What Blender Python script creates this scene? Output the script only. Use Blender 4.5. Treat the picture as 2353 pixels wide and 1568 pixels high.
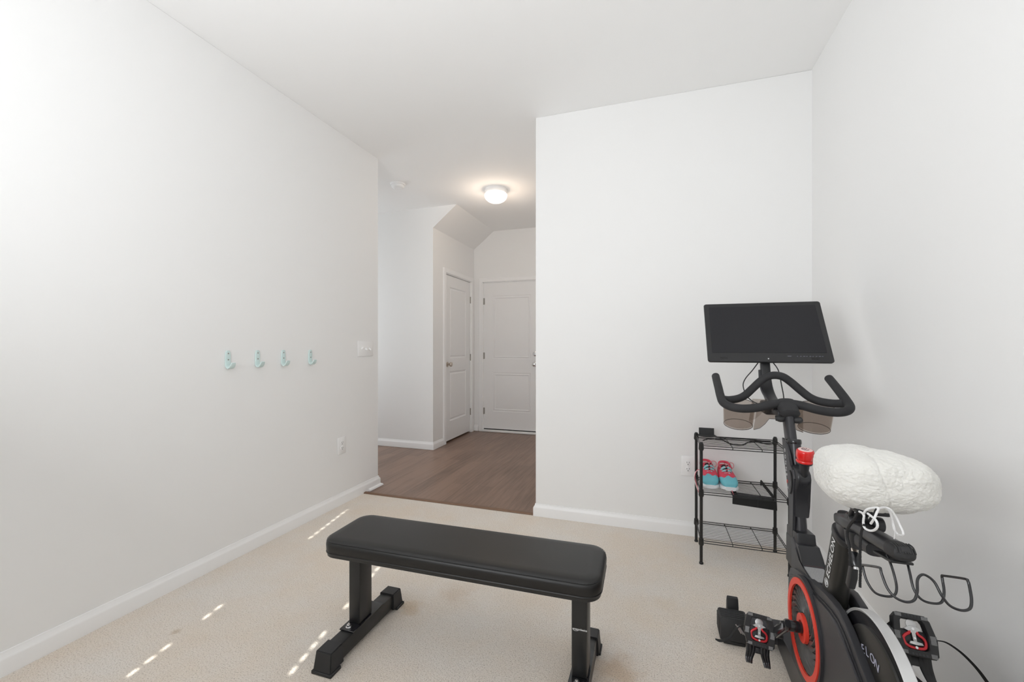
import bpy, bmesh, math, random
from mathutils import Vector, Matrix, noise
random.seed(7)
PI = math.pi
for o in list(bpy.data.objects): bpy.data.objects.remove(o)
S = bpy.context.scene
COL = S.collection

# ------------------------------------------------------------------ camera, light, exposure
HEAD = math.atan(322.9/978.0)            # camera heading, left of +Y
cam_d = bpy.data.cameras.new('camera'); cam = bpy.data.objects.new('camera', cam_d); COL.objects.link(cam)
cam.location = (0, 0, 1.165); cam.rotation_euler = (PI/2, 0, HEAD)
cam_d.sensor_width = 36; cam_d.lens = 36*978/2353.0
cam_d.shift_y = (797-784)/2353.0
cam_d.clip_start = 0.02
S.camera = cam
S.view_settings.view_transform = 'Standard'; S.view_settings.look = 'None'
S.view_settings.gamma = 1; S.view_settings.use_curve_mapping = False
S.view_settings.exposure = -0.19
S.cycles.use_denoising = True
S.cycles.max_bounces = 14; S.cycles.diffuse_bounces = 8; S.cycles.transparent_max_bounces = 12
S.cycles.sample_clamp_indirect = 6

W = bpy.data.worlds.new('sky'); S.world = W; W.use_nodes = True
bg = W.node_tree.nodes['Background']; bg.inputs[0].default_value = (.75, .86, 1, 1); bg.inputs[1].default_value = 1.0

def lamp(name, kind, loc, rot, energy, color=(1, 1, 1), **kw):
    d = bpy.data.lights.new(name, kind); d.energy = energy; d.color = color
    for k, v in kw.items(): setattr(d, k, v)
    o = bpy.data.objects.new(name, d); COL.objects.link(o); o.location = loc; o.rotation_euler = rot
    return o
EL = math.radians(35.3)
sd = Vector((-.205, 1, -math.tan(EL)*math.hypot(1, .205))).normalized()
lamp('sun', 'SUN', (0, -3, 4), sd.to_track_quat('-Z', 'Y').to_euler(), 9.0, (1, .95, .88), angle=math.radians(.35))
# daylight of the window behind the photographer, then an added lamp brightening the hall, no window built there
lamp('window_daylight', 'AREA', (-1.0, -.53, 1.57), (PI/2+.78, 0, -.42), 66, (.94, .968, 1.0), shape='RECTANGLE', size=1.40, size_y=1.5)
lamp('hall_fill_light', 'AREA', (-4.3, 3.66, 1.4), (PI/2, 0, -PI/2), 13, (.90, .955, 1), shape='RECTANGLE', size=.9, size_y=1.5)
lamp('ceiling_light_bulb', 'POINT', (-1.495, 4.01, 2.56), (0, 0, 0), 6.0, (1, .80, .62), shadow_soft_size=.09)

# ------------------------------------------------------------------ materials
def mat(name, color, rough=.5, metal=0, spec=.5, coat=0, bump=None, vary=None, emit=None, alpha=None):
    m = bpy.data.materials.new(name); m.use_nodes = True
    nt = m.node_tree; b = nt.nodes['Principled BSDF']
    b.inputs['Base Color'].default_value = (*color, 1); b.inputs['Roughness'].default_value = rough
    b.inputs['Metallic'].default_value = metal; b.inputs['Specular IOR Level'].default_value = spec
    b.inputs['Coat Weight'].default_value = coat
    tc = nt.nodes.new('ShaderNodeTexCoord')
    if vary:   # (scale, amount)
        n = nt.nodes.new('ShaderNodeTexNoise'); n.inputs['Scale'].default_value = vary[0]; n.inputs['Detail'].default_value = 4
        nt.links.new(tc.outputs['Object'], n.inputs['Vector'])
        r = nt.nodes.new('ShaderNodeMix'); r.data_type = 'RGBA'
        r.inputs[6].default_value = (*[c*(1-vary[1]) for c in color], 1); r.inputs[7].default_value = (*[min(1, c*(1+vary[1])) for c in color], 1)
        nt.links.new(n.outputs['Fac'], r.inputs[0]); nt.links.new(r.outputs[2], b.inputs['Base Color'])
    if bump:   # (scale, strength, distance)
        n = nt.nodes.new('ShaderNodeTexNoise'); n.inputs['Scale'].default_value = bump[0]; n.inputs['Detail'].default_value = 3
        nt.links.new(tc.outputs['Object'], n.inputs['Vector'])
        k = nt.nodes.new('ShaderNodeBump'); k.inputs['Strength'].default_value = bump[1]; k.inputs['Distance'].default_value = bump[2]
        nt.links.new(n.outputs['Fac'], k.inputs['Height']); nt.links.new(k.outputs['Normal'], b.inputs['Normal'])
    if emit:
        b.inputs['Emission Color'].default_value = (*emit[0], 1); b.inputs['Emission Strength'].default_value = emit[1]
    return m
M = {}
M['wall'] = mat('wall_paint', (.885, .885, .88), .6, spec=.25, bump=(90, .05, .002), vary=(.6, .008))
M['ceil'] = mat('ceiling_paint', (.93, .93, .925), .8, spec=.1, bump=(70, .06, .002), vary=(.7, .008))
M['trim'] = mat('trim_paint', (.92, .92, .92), .32, spec=.45, vary=(3, .005))
M['door'] = mat('door_paint', (.88, .88, .88), .38, spec=.4, vary=(3, .006))
M['plate'] = mat('switch_plastic', (.92, .92, .92), .3, vary=(9, .005))
M['hole'] = mat('slot_black', (.01, .01, .01), .7, vary=(50, .1))
M['nickel'] = mat('satin_nickel', (.60, .53, .46), .28, 1, vary=(30, .05))
M['brushed'] = mat('hinge_nickel', (.38, .36, .33), .4, 1, vary=(30, .05))
M['chrome'] = mat('chrome_bolt', (.75, .75, .76), .15, 1, vary=(40, .03))
M['mint'] = mat('mint_enamel', (.66, .80, .79), .35, vary=(20, .02))
M['blackmetal'] = mat('black_powder_coat', (.016, .016, .016), .38, spec=.5, bump=(500, .15, .0005), vary=(12, .12))
M['blackgloss'] = mat('black_gloss', (.012, .012, .014), .16, spec=.6, vary=(12, .1))
M['rubber'] = mat('black_rubber', (.028, .028, .029), .55, spec=.4, bump=(300, .2, .0006), vary=(15, .12))
M['foam'] = mat('grey_black_foam_grip', (.030, .030, .032), .72, spec=.35, bump=(420, .35, .0008), vary=(25, .2))
M['vinyl'] = mat('black_vinyl', (.0070, .0064, .0060), .40, spec=.5, bump=(260, .12, .0006), vary=(7, .08))
M['plastic'] = mat('charcoal_plastic', (.036, .036, .040), .42, spec=.45, bump=(600, .1, .0004), vary=(10, .08))
M['fan'] = mat('dark_grey_fan', (.075, .073, .070), .3, spec=.6, vary=(10, .08))
M['plasticdark'] = mat('black_plastic', (.018, .018, .020), .38, spec=.45, vary=(10, .1))
M['housing'] = mat('satin_black_housing', (.022, .022, .025), .28, spec=.55, vary=(9, .06))
M['tube'] = mat('satin_black_paint', (.038, .038, .042), .30, metal=.35, spec=.5, vary=(9, .06))
M['seattube'] = mat('warm_black_paint', (.022, .021, .019), .36, metal=.2, spec=.5, vary=(9, .06))
M['red'] = mat('red_plastic', (.80, .055, .030), .4, vary=(8, .04))
M['redgloss'] = mat('red_gloss_plastic', (.70, .012, .010), .14, spec=.6, coat=.4, vary=(8, .05))
M['pink'] = mat('pink_print', (.86, .62, .60), .3, vary=(20, .03))
M['white'] = mat('white_print', (.80, .80, .80), .5, vary=(20, .02))
M['greyprint'] = mat('grey_print', (.42, .42, .52), .5, vary=(20, .03))
M['greyprint2'] = mat('pale_print', (.62, .62, .62), .5, vary=(20, .03))
M['sticker'] = mat('grey_speckled_sticker', (.30, .30, .30), .6, vary=(400, .45))
M['silver'] = mat('silver_band', (.66, .66, .66), .30, metal=.55, spec=.5, vary=(5, .03))
M['steel'] = mat('grey_steel', (.55, .55, .55), .35, metal=.8, vary=(30, .08))
M['ribs'] = mat('worn_ribs', (.22, .22, .22), .4, metal=.4, vary=(60, .2))
M['cagered'] = mat('red_anodised', (.60, .03, .04), .3, metal=.3, vary=(30, .1))
M['screen'] = mat('screen_glass', (.012, .012, .015), .3, spec=.4, vary=(2, .03))
M['bezel'] = mat('screen_bezel', (.022, .022, .0235), .36, spec=.45, vary=(5, .05))
M['edge'] = mat('cup_edge', (.05, .042, .04), .25, vary=(20, .05))
M['pcord'] = mat('white_cord', (.80, .80, .80), .7, bump=(900, .6, .001), vary=(400, .12))
M['bcord'] = mat('black_cord', (.012, .012, .013), .7, bump=(900, .6, .001), vary=(400, .3))
M['shoeblue'] = mat('aqua_mesh_fabric', (.13, .47, .55), .55, bump=(700, .3, .0008), vary=(90, .1))
M['shoeaqua'] = mat('aqua_overlay', (.30, .66, .70), .45, vary=(60, .08))
M['shoepink'] = mat('coral_mesh_fabric', (.72, .07, .12), .6, bump=(700, .3, .0008), vary=(90, .12))
M['sole'] = mat('white_foam_sole', (.78, .80, .82), .5, vary=(30, .04))
M['lace'] = mat('coral_lace', (.70, .18, .22), .7, vary=(200, .2))
M['laceaglet'] = mat('lace_tip', (.8, .75, .72), .4, vary=(50, .05))
M['blind'] = mat('white_blind', (.8, .8, .8), .5, vary=(5, .01))
M['black fabric'] = mat('black_webbing', (.012, .012, .012), .85, bump=(500, .5, .001), vary=(60, .25))

def glass(name, color, fac, rough=.05):
    m = bpy.data.materials.new(name); m.use_nodes = True; nt = m.node_tree; nt.nodes.clear()
    o = nt.nodes.new('ShaderNodeOutputMaterial'); t = nt.nodes.new('ShaderNodeBsdfTransparent'); g = nt.nodes.new('ShaderNodeBsdfPrincipled')
    mx = nt.nodes.new('ShaderNodeMixShader'); n = nt.nodes.new('ShaderNodeTexNoise'); n.inputs['Scale'].default_value = 4
    rmp = nt.nodes.new('ShaderNodeMapRange'); rmp.inputs[3].default_value = fac*.97; rmp.inputs[4].default_value = fac*1.03
    t.inputs[0].default_value = (*color, 1); g.inputs['Base Color'].default_value = (*[c*.25 for c in color], 1); g.inputs['Roughness'].default_value = rough
    nt.links.new(n.outputs['Fac'], rmp.inputs[0]); nt.links.new(rmp.outputs[0], mx.inputs[0])
    nt.links.new(t.outputs[0], mx.inputs[1]); nt.links.new(g.outputs[0], mx.inputs[2]); nt.links.new(mx.outputs[0], o.inputs[0])
    return m
M['smoke'] = glass('smoked_plastic', (.86, .82, .79), .10)
M['pane'] = glass('window_glass', (.97, .98, .98), .05)

def carpet_mat():
    m = bpy.data.materials.new('beige_carpet'); m.use_nodes = True; nt = m.node_tree; b = nt.nodes['Principled BSDF']
    N = nt.nodes.new; L = nt.links.new
    g = N('ShaderNodeNewGeometry')
    def noi(s, d=3, r=.6):
        n = N('ShaderNodeTexNoise'); n.inputs['Scale'].default_value = s; n.inputs['Detail'].default_value = d; n.inputs['Roughness'].default_value = r
        L(g.outputs['Position'], n.inputs['Vector']); return n
    fine = noi(210, 3, .7); mid = noi(60, 2); big = noi(2.2, 4)
    cr = N('ShaderNodeValToRGB'); cr.color_ramp.elements[0].position = .30; cr.color_ramp.elements[0].color = (.46, .40, .34, 1)
    cr.color_ramp.elements[1].position = .58; cr.color_ramp.elements[1].color = (.95, .90, .84, 1)
    e = cr.color_ramp.elements.new(.44); e.color = (.86, .80, .73, 1)
    L(fine.outputs['Fac'], cr.inputs[0])
    mr = N('ShaderNodeMapRange'); mr.inputs[1].default_value = .38; mr.inputs[2].default_value = .66; L(big.outputs['Fac'], mr.inputs[0])
    mx = N('ShaderNodeMix'); mx.data_type = 'RGBA'; mx.blend_type = 'MULTIPLY'; mx.inputs[0].default_value = 1
    tint = N('ShaderNodeMix'); tint.data_type = 'RGBA'; tint.inputs[6].default_value = (.985, .93, .865, 1); tint.inputs[7].default_value = (1, 1, 1, 1)
    L(mr.outputs[0], tint.inputs[0]); L(cr.outputs[0], mx.inputs[6]); L(tint.outputs[2], mx.inputs[7])
    # a few worn tan spots, each a real stain at its own place in the pile
    last = mx.outputs[2]
    for (x, y, r, c, a) in [(-.12, 1.56, .10, (.74, .58, .42), .65), (-1.36, 2.0, .0, (.85, .75, .6), .0), (.13, 1.48, .014, (.75, .62, .42), .6),
                            (-1.85, 1.22, .02, (.6, .5, .36), .5), (-.88, 1.83, .09, (.82, .72, .62), .45), (-1.02, 1.66, .06, (.80, .66, .48), .6),
                            (.05, 2.05, .06, (.9, .8, .66), .35), (.16, 1.42, .02, (.55, .42, .36), .35), (-.30, 1.2, .09, (.78, .66, .52), .5)]:
        if r == 0: continue
        d = N('ShaderNodeVectorMath'); d.operation = 'DISTANCE'; d.inputs[1].default_value = (x, y, 0); L(g.outputs['Position'], d.inputs[0])
        ad = N('ShaderNodeMath'); ad.operation = 'MULTIPLY_ADD'; ad.inputs[1].default_value = r*1.6; L(noi(14).outputs['Fac'], ad.inputs[0]); L(d.outputs['Value'], ad.inputs[2])
        q = N('ShaderNodeMapRange'); q.interpolation_type = 'SMOOTHSTEP'; q.inputs[1].default_value = r*.9; q.inputs[2].default_value = r*2.1; q.inputs[3].default_value = a; q.inputs[4].default_value = 0
        L(ad.outputs[0], q.inputs[0])
        s = N('ShaderNodeMix'); s.data_type = 'RGBA'; s.blend_type = 'MULTIPLY'; s.inputs[7].default_value = (*c, 1)
        L(q.outputs[0], s.inputs[0]); L(last, s.inputs[6]); last = s.outputs[2]
    L(last, b.inputs['Base Color'])
    b.inputs['Roughness'].default_value = .95; b.inputs['Specular IOR Level'].default_value = .1
    b.inputs['Sheen Weight'].default_value = .15
    ad = N('ShaderNodeMath'); ad.operation = 'ADD'; L(fine.outputs['Fac'], ad.inputs[0]); L(mid.outputs['Fac'], ad.inputs[1])
    bp = N('ShaderNodeBump'); bp.inputs['Strength'].default_value = .9; bp.inputs['Distance'].default_value = .006
    L(ad.outputs[0], bp.inputs['Height']); L(bp.outputs[0], b.inputs['Normal'])
    return m
def wood_mat():
    m = bpy.data.materials.new('brown_wood_planks'); m.use_nodes = True; nt = m.node_tree; b = nt.nodes['Principled BSDF']
    N = nt.nodes.new; L = nt.links.new
    g = N('ShaderNodeNewGeometry'); sw = N('ShaderNodeSeparateXYZ'); cb = N('ShaderNodeCombineXYZ'); L(g.outputs['Position'], sw.inputs[0])
    L(sw.outputs['Y'], cb.inputs['X']); L(sw.outputs['X'], cb.inputs['Y'])
    br = N('ShaderNodeTexBrick'); br.inputs['Scale'].default_value = 1; br.inputs['Brick Width'].default_value = 1.1; br.inputs['Row Height'].default_value = .125
    br.inputs['Mortar Size'].default_value = .0012; br.inputs['Mortar Smooth'].default_value = .2; br.offset = .37; br.offset_frequency = 2
    br.inputs['Color1'].default_value = (.0, .0, .0, 1); br.inputs['Color2'].default_value = (1, 1, 1, 1); br.inputs['Mortar'].default_value = (.5, .5, .5, 1)
    L(cb.outputs[0], br.inputs['Vector'])
    mp = N('ShaderNodeMapping'); mp.inputs['Scale'].default_value = (3, 40, 1); L(cb.outputs[0], mp.inputs['Vector'])
    n = N('ShaderNodeTexNoise'); n.inputs['Scale'].default_value = 1; n.inputs['Detail'].default_value = 6; n.inputs['Roughness'].default_value = .6; L(mp.outputs[0], n.inputs['Vector'])
    mp2 = N('ShaderNodeMapping'); mp2.inputs['Scale'].default_value = (1.2, 5, 1); L(cb.outputs[0], mp2.inputs['Vector'])
    n2 = N('ShaderNodeTexNoise'); n2.inputs['Scale'].default_value = 1; n2.inputs['Detail'].default_value = 2; L(mp2.outputs[0], n2.inputs['Vector'])
    a1 = N('ShaderNodeMath'); a1.operation = 'MULTIPLY_ADD'; a1.inputs[1].default_value = .26; L(br.outputs['Color'], a1.inputs[0]); L(n.outputs['Fac'], a1.inputs[2])
    a2 = N('ShaderNodeMath'); a2.operation = 'MULTIPLY_ADD'; a2.inputs[1].default_value = .5; L(n2.outputs['Fac'], a2.inputs[0]); L(a1.outputs[0], a2.inputs[2])
    cr = N('ShaderNodeValToRGB'); cr.color_ramp.elements[0].position = .55; cr.color_ramp.elements[0].color = (.135, .082, .058, 1)
    cr.color_ramp.elements[1].position = 1.12; cr.color_ramp.elements[1].color = (.27, .168, .120, 1)
    L(a2.outputs[0], cr.inputs[0])
    mo = N('ShaderNodeMix'); mo.data_type = 'RGBA'; mo.blend_type = 'MULTIPLY'; mo.inputs[7].default_value = (.45, .42, .4, 1)
    L(br.outputs['Fac'], mo.inputs[0]); L(cr.outputs[0], mo.inputs[6]); L(mo.outputs[2], b.inputs['Base Color'])
    b.inputs['Roughness'].default_value = .34; b.inputs['Specular IOR Level'].default_value = .5
    bp = N('ShaderNodeBump'); bp.inputs['Strength'].default_value = .12; bp.inputs['Distance'].default_value = .002; L(n.outputs['Fac'], bp.inputs['Height']); L(bp.outputs[0], b.inputs['Normal'])
    return m
def fleece_mat():
    m = mat('cream_sherpa_fleece', (.74, .73, .69), .95, spec=.05)
    nt = m.node_tree; b = nt.nodes['Principled BSDF']; N = nt.nodes.new; L = nt.links.new
    b.inputs['Sheen Weight'].default_value = .4; b.inputs['Subsurface Weight'].default_value = .12; b.inputs['Subsurface Radius'].default_value = (.01, .01, .008)
    tc = N('ShaderNodeTexCoord'); n = N('ShaderNodeTexNoise'); n.inputs['Scale'].default_value = 420; n.inputs['Detail'].default_value = 3; L(tc.outputs['Object'], n.inputs['Vector'])
    v = N('ShaderNodeTexNoise'); v.inputs['Scale'].default_value = 130; v.inputs['Detail'].default_value = 3; L(tc.outputs['Object'], v.inputs['Vector'])
    a = N('ShaderNodeMath'); a.operation = 'MULTIPLY_ADD'; a.inputs[1].default_value = .4; L(n.outputs['Fac'], a.inputs[0]); L(v.outputs['Fac'], a.inputs[2])
    bp = N('ShaderNodeBump'); bp.inputs['Strength'].default_value = .7; bp.inputs['Distance'].default_value = .0022; L(a.outputs[0], bp.inputs['Height']); L(bp.outputs[0], b.inputs['Normal'])
    return m
M['carpet'] = carpet_mat(); M['wood'] = wood_mat(); M['fleece'] = fleece_mat()
def upper_mat():
    m = mat('shoe_upper_fabric', (.13, .47, .55), .55, bump=(700, .3, .0008)); nt = m.node_tree; N = nt.nodes.new; L = nt.links.new; b = nt.nodes['Principled BSDF']
    def step(name, c0, c1, prev=None):
        a = N('ShaderNodeAttribute'); a.attribute_name = name; q = N('ShaderNodeMapRange'); q.inputs[1].default_value = -.03; q.inputs[2].default_value = .03
        L(a.outputs['Fac'], q.inputs[0]); x = N('ShaderNodeMix'); x.data_type = 'RGBA'; x.inputs[6].default_value = (*c0, 1); x.inputs[7].default_value = (*c1, 1)
        if prev: L(prev.outputs[2], x.inputs[6])
        L(q.outputs[0], x.inputs[0]); return x
    p = step('band', (.72, .06, .11), (.16, .50, .58)); p = step('mouth', (0, 0, 0), (.01, .012, .02), p); L(p.outputs[2], b.inputs['Base Color']); return m
M['shoe_upper'] = upper_mat()
M['strip'] = mat('wood_strip', (.20, .115, .07), .45, vary=(20, .12))
M['lampglass'] = mat('lit_frosted_glass', (.9, .86, .8), .3, emit=((1, .90, .80), 1.35), vary=(4, .01))

# ------------------------------------------------------------------ mesh helpers
def obj(name, bm, m, parent=None, smooth=True, ang=38, loc=None):
    me = bpy.data.meshes.new(name)
    bmesh.ops.recalc_face_normals(bm, faces=bm.faces)
    bm.to_mesh(me); bm.free()
    ms = m if isinstance(m, (list, tuple)) else [m]
    for x in ms: me.materials.append(M[x])
    if smooth:
        for p in me.polygons: p.use_smooth = True
        me.set_sharp_from_angle(angle=math.radians(ang))
    o = bpy.data.objects.new(name, me); COL.objects.link(o)
    if parent is not None: adopt(o, parent)
    return o
def adopt(o, parent):
    """the mesh is written in world coordinates; keep it there under a parent that has a place of its own"""
    o.parent = parent
    o.matrix_parent_inverse = world(parent).inverted()
def world(o):
    m = Matrix.LocRotScale(o.location, o.rotation_euler, o.scale)
    return m if o.parent is None else world(o.parent) @ o.matrix_parent_inverse @ m
def tag(o, label, cat=None, group=None, kind=None):
    o['label'] = label
    if cat: o['category'] = cat
    if group: o['group'] = group
    if kind: o['kind'] = kind
    return o
def thing(name, loc, label, cat, group=None, rz=0):
    o = bpy.data.objects.new(name, None); COL.objects.link(o); o.location = loc; o.rotation_euler = (0, 0, rz)
    o.empty_display_size = .05
    return tag(o, label, cat, group)
def B(): return bmesh.new()
def box(bm, lo, hi, bev=0, seg=2, mx=None, mi=0, taper=None):
    lo = Vector(lo); hi = Vector(hi); vs = []
    for z in (0, 1):
        for y in (0, 1):
            for x in (0, 1):
                p = Vector((hi.x if x else lo.x, hi.y if y else lo.y, hi.z if z else lo.z))
                if taper and z:
                    c = (lo+hi)/2; p.x = c.x+(p.x-c.x)*taper[0]; p.y = c.y+(p.y-c.y)*taper[1]
                if mx: p = mx @ p
                vs.append(bm.verts.new(p))
    fs = [bm.faces.new([vs[i] for i in q]) for q in ((0, 2, 3, 1), (4, 5, 7, 6), (0, 1, 5, 4), (2, 6, 7, 3), (0, 4, 6, 2), (1, 3, 7, 5))]
    for f in fs: f.material_index = mi
    if bev > 0:
        es = list({e for f in fs for e in f.edges})
        r = bmesh.ops.bevel(bm, geom=es, offset=bev, segments=seg, affect='EDGES', profile=.5)
        for f in r['faces']: f.material_index = mi
    return fs
def spline(pts, n=8, closed=False):
    P = [Vector(p) for p in pts]; out = []; N = len(P)
    rng = range(N if closed else N-1)
    for i in rng:
        if closed: a, b, c, d = P[(i-1) % N], P[i], P[(i+1) % N], P[(i+2) % N]
        else: a, b, c, d = P[max(i-1, 0)], P[i], P[i+1], P[min(i+2, N-1)]
        for k in range(n):
            t = k/n; t2 = t*t; t3 = t2*t
            out.append(.5*((2*b)+(c-a)*t+(2*a-5*b+4*c-d)*t2+(3*b-a-3*c+d)*t3))
    if not closed: out.append(P[-1].copy())
    return out
def fillet(pts, r, n=5):
    """polyline with rounded corners"""
    P = [Vector(p) for p in pts]; out = [P[0]]
    for i in range(1, len(P)-1):
        a, b, c = P[i-1], P[i], P[i+1]
        u = (a-b); v = (c-b); d = min(r, u.length*.49, v.length*.49)
        p = b+u.normalized()*d; q = b+v.normalized()*d
        for k in range(n+1):
            t = k/n; out.append(p*(1-t)**2+b*2*t*(1-t)+q*t*t)
    out.append(P[-1]); return out
def sweep(bm, path, r, n=12, closed=False, up=(0, 0, 1), sec=None, caps=True, mi=0, e=2):
    """tube along path; r number, list, or (ru, rv); e superellipse exponent; u is lateral, v is near 'up'"""
    P = [Vector(p) for p in path]; N = len(P); up = Vector(up); rings = []
    prev = None
    for i in range(N):
        a = P[(i-1) % N] if (closed or i > 0) else P[i]; b = P[(i+1) % N] if (closed or i < N-1) else P[i]
        t = (b-a).normalized()
        if prev is None:
            v = up-t*up.dot(t)
            if v.length < 1e-4: v = Vector((1, 0, 0))-t*t.x
        else: v = prev-t*prev.dot(t)
        v.normalize(); prev = v; u = t.cross(v)
        rr = r[i] if isinstance(r, list) else r
        ru, rv = rr if isinstance(rr, tuple) else (rr, rr)
        ring = []
        if sec:
            for (x, y) in sec: ring.append(bm.verts.new(P[i]+u*x*ru+v*y*rv))
        else:
            for k in range(n):
                w = 2*PI*k/n; c, s = math.cos(w), math.sin(w)
                cx = math.copysign(abs(c)**(2/e), c); sy = math.copysign(abs(s)**(2/e), s)
                ring.append(bm.verts.new(P[i]+u*cx*ru+v*sy*rv))
        rings.append(ring)
    m = len(rings[0])
    for i in range(N if closed else N-1):
        A = rings[i]; Bq = rings[(i+1) % N]
        for k in range(m):
            f = bm.faces.new((A[k], A[(k+1) % m], Bq[(k+1) % m], Bq[k])); f.material_index = mi
    if not closed and caps:
        bm.faces.new(rings[0][::-1]).material_index = mi; bm.faces.new(rings[-1]).material_index = mi
    return rings
def cyl(bm, a, b, r, r2=None, n=24, bev=0, mi=0):
    a = Vector(a); b = Vector(b); r2 = r if r2 is None else r2; d = (b-a).normalized()
    if bev > 0:
        pts = [a, a+d*.0001, a+d*bev, b-d*bev, b-d*.0001, b]
        # rounded shoulders
        path = [a, a+d*bev*.3, a+d*bev, b-d*bev, b-d*bev*.3, b]
        rs = [r-bev, r-bev*.3, r, r2, r2-bev*.3, r2-bev]
        return sweep(bm, path, rs, n, mi=mi, up=(0.01, .3, 1))
    return sweep(bm, [a, b], [r, r2], n, mi=mi, up=(0.01, .3, 1))
def lathe(bm, prof, mx, n=32, mi=0, cap=True):
    """prof list of (r, h) about local z, placed by mx"""
    rings = []
    for (r, h) in prof:
        rings.append([bm.verts.new(mx @ Vector((r*math.cos(2*PI*k/n), r*math.sin(2*PI*k/n), h))) for k in range(n)])
    for i in range(len(rings)-1):
        for k in range(n):
            f = bm.faces.new((rings[i][k], rings[i][(k+1) % n], rings[i+1][(k+1) % n], rings[i+1][k])); f.material_index = mi
    if cap:
        bm.faces.new(rings[0][::-1]).material_index = mi; bm.faces.new(rings[-1]).material_index = mi
    return rings
def extr(bm, pts, x0, x1, bev=0, axis='X', mi=0, seg=2):
    """polygon pts in (Y,Z) extruded along X (axis X), in (X,Z) along Y (axis Y) or (X,Y) along Z"""
    def mk(p, t):
        if axis == 'X': return (t, p[0], p[1])
        if axis == 'Y': return (p[0], t, p[1])
        return (p[0], p[1], t)
    A = [bm.verts.new(mk(p, x0)) for p in pts]; Bq = [bm.verts.new(mk(p, x1)) for p in pts]
    fs = [bm.faces.new(A[::-1]), bm.faces.new(Bq)]
    n = len(pts)
    sd_ = [bm.faces.new((A[i], A[(i+1) % n], Bq[(i+1) % n], Bq[i])) for i in range(n)]
    for f in fs+sd_: f.material_index = mi
    if bev > 0:
        es = list({e for f in fs for e in f.edges})
        r = bmesh.ops.bevel(bm, geom=es, offset=bev, segments=seg, affect='EDGES', profile=.5)
        for f in r['faces']: f.material_index = mi
def ring_flat(bm, c, r0, r1, x0, x1, n=72, mi=0):
    """annulus about an X axis"""
    mx = Matrix.Translation(c) @ Matrix.Rotation(PI/2, 4, 'Y')
    pr = [(r0, x0), (r1, x0), (r1, x1), (r0, x1)]
    rings = [[bm.verts.new(mx @ Vector((r*math.cos(2*PI*k/n), r*math.sin(2*PI*k/n), h))) for k in range(n)] for r, h in pr]
    for i in range(4):
        for k in range(n):
            f = bm.faces.new((rings[i][k], rings[i][(k+1) % n], rings[(i+1) % 4][(k+1) % n], rings[(i+1) % 4][k])); f.material_index = mi
def frame_mx(o, x, y):
    """matrix with origin o, x axis x, y axis close to y"""
    x = Vector(x).normalized(); z = x.cross(Vector(y)).normalized(); y = z.cross(x)
    m = Matrix((x, y, z)).transposed().to_4x4(); m.translation = Vector(o); return m
def text(name, s, size, mx, m, parent, spacing=1.0, shear=0, depth=.0004, xs=1.0, bold=0):
    cu = bpy.data.curves.new('t', 'FONT'); cu.body = s; cu.size = size; cu.extrude = depth; cu.space_character = spacing; cu.shear = shear
    cu.align_x = 'LEFT'; cu.offset = bold
    to = bpy.data.objects.new('t', cu); COL.objects.link(to)
    bpy.context.view_layer.update()
    me = bpy.data.meshes.new_from_object(to.evaluated_get(bpy.context.evaluated_depsgraph_get()))
    bpy.data.objects.remove(to); bpy.data.curves.remove(cu)
    me.transform(mx @ Matrix.Diagonal((xs, 1, 1, 1)))
    me.materials.clear(); me.materials.append(M[m])
    o = bpy.data.objects.new(name, me); COL.objects.link(o); adopt(o, parent); return o

# ------------------------------------------------------------------ the room
XL, XR, YB, YW, H = -2.187, .863, 2.84, -.60, 2.745       # left, right, far wall, window wall, ceiling
XO, YE, YH, YF, XC, XHL = -.766, 3.04, 4.285, 5.45, -2.354, -4.4
def struct(name, bm, m, label, ang=38):
    o = obj(name, bm, m, None, True, ang); tag(o, label, None, None, 'structure'); return o
b = B(); box(b, (XL-.12, YW-.12, -.06), (XR+.12, YB+.012, 0)); struct('floor', b, 'carpet', 'beige looped carpet of the exercise room')
b = B(); box(b, (XHL-.1, YB+.03, -.06), (XO+.0, YF+.12, -.002)); struct('floor', b, 'wood', 'brown wood plank floor of the entry hall')
b = B(); box(b, (XHL-.1, YW-.12, H), (XR+.12, YF+.12, H+.1)); struct('ceiling', b, 'ceil', 'flat off-white ceiling over room and hall')
b = B(); box(b, (XL-.12, YW-.12, 0), (XL, YE, H), .003, 1); struct('wall_left', b, 'wall', 'white left wall carrying the row of hooks')
b = B(); box(b, (XR, YW-.12, 0), (XR+.12, YB+.12, H)); struct('wall_right', b, 'wall', 'white right wall beside the exercise bike')
b = B(); box(b, (XO, YB, 0), (XR+.12, YF+.12, H), .003, 1); struct('wall_back', b, 'wall', 'white wall behind the wire shelf, right of the hall opening')
# window wall with two openings
WZ0, WZ1 = .78, 2.38
wins = [(-1.74, -.30)]
b = B(); xs = [XL-.12] + [v for w in wins for v in w] + [XR+.12]
for i in range(0, len(xs), 2): box(b, (xs[i], YW-.12, 0), (xs[i+1], YW, H))
for w in wins: box(b, (w[0], YW-.12, 0), (w[1], YW, WZ0)); box(b, (w[0], YW-.12, WZ1), (w[1], YW, H))
struct('wall_window', b, 'wall', 'white wall with the window, behind the camera')
b = B(); box(b, (XHL-.1, YH, 0), (XC-.0006, YH+.12, H)); struct('wall_hall', b, 'wall', 'white hall wall facing the room')
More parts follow.
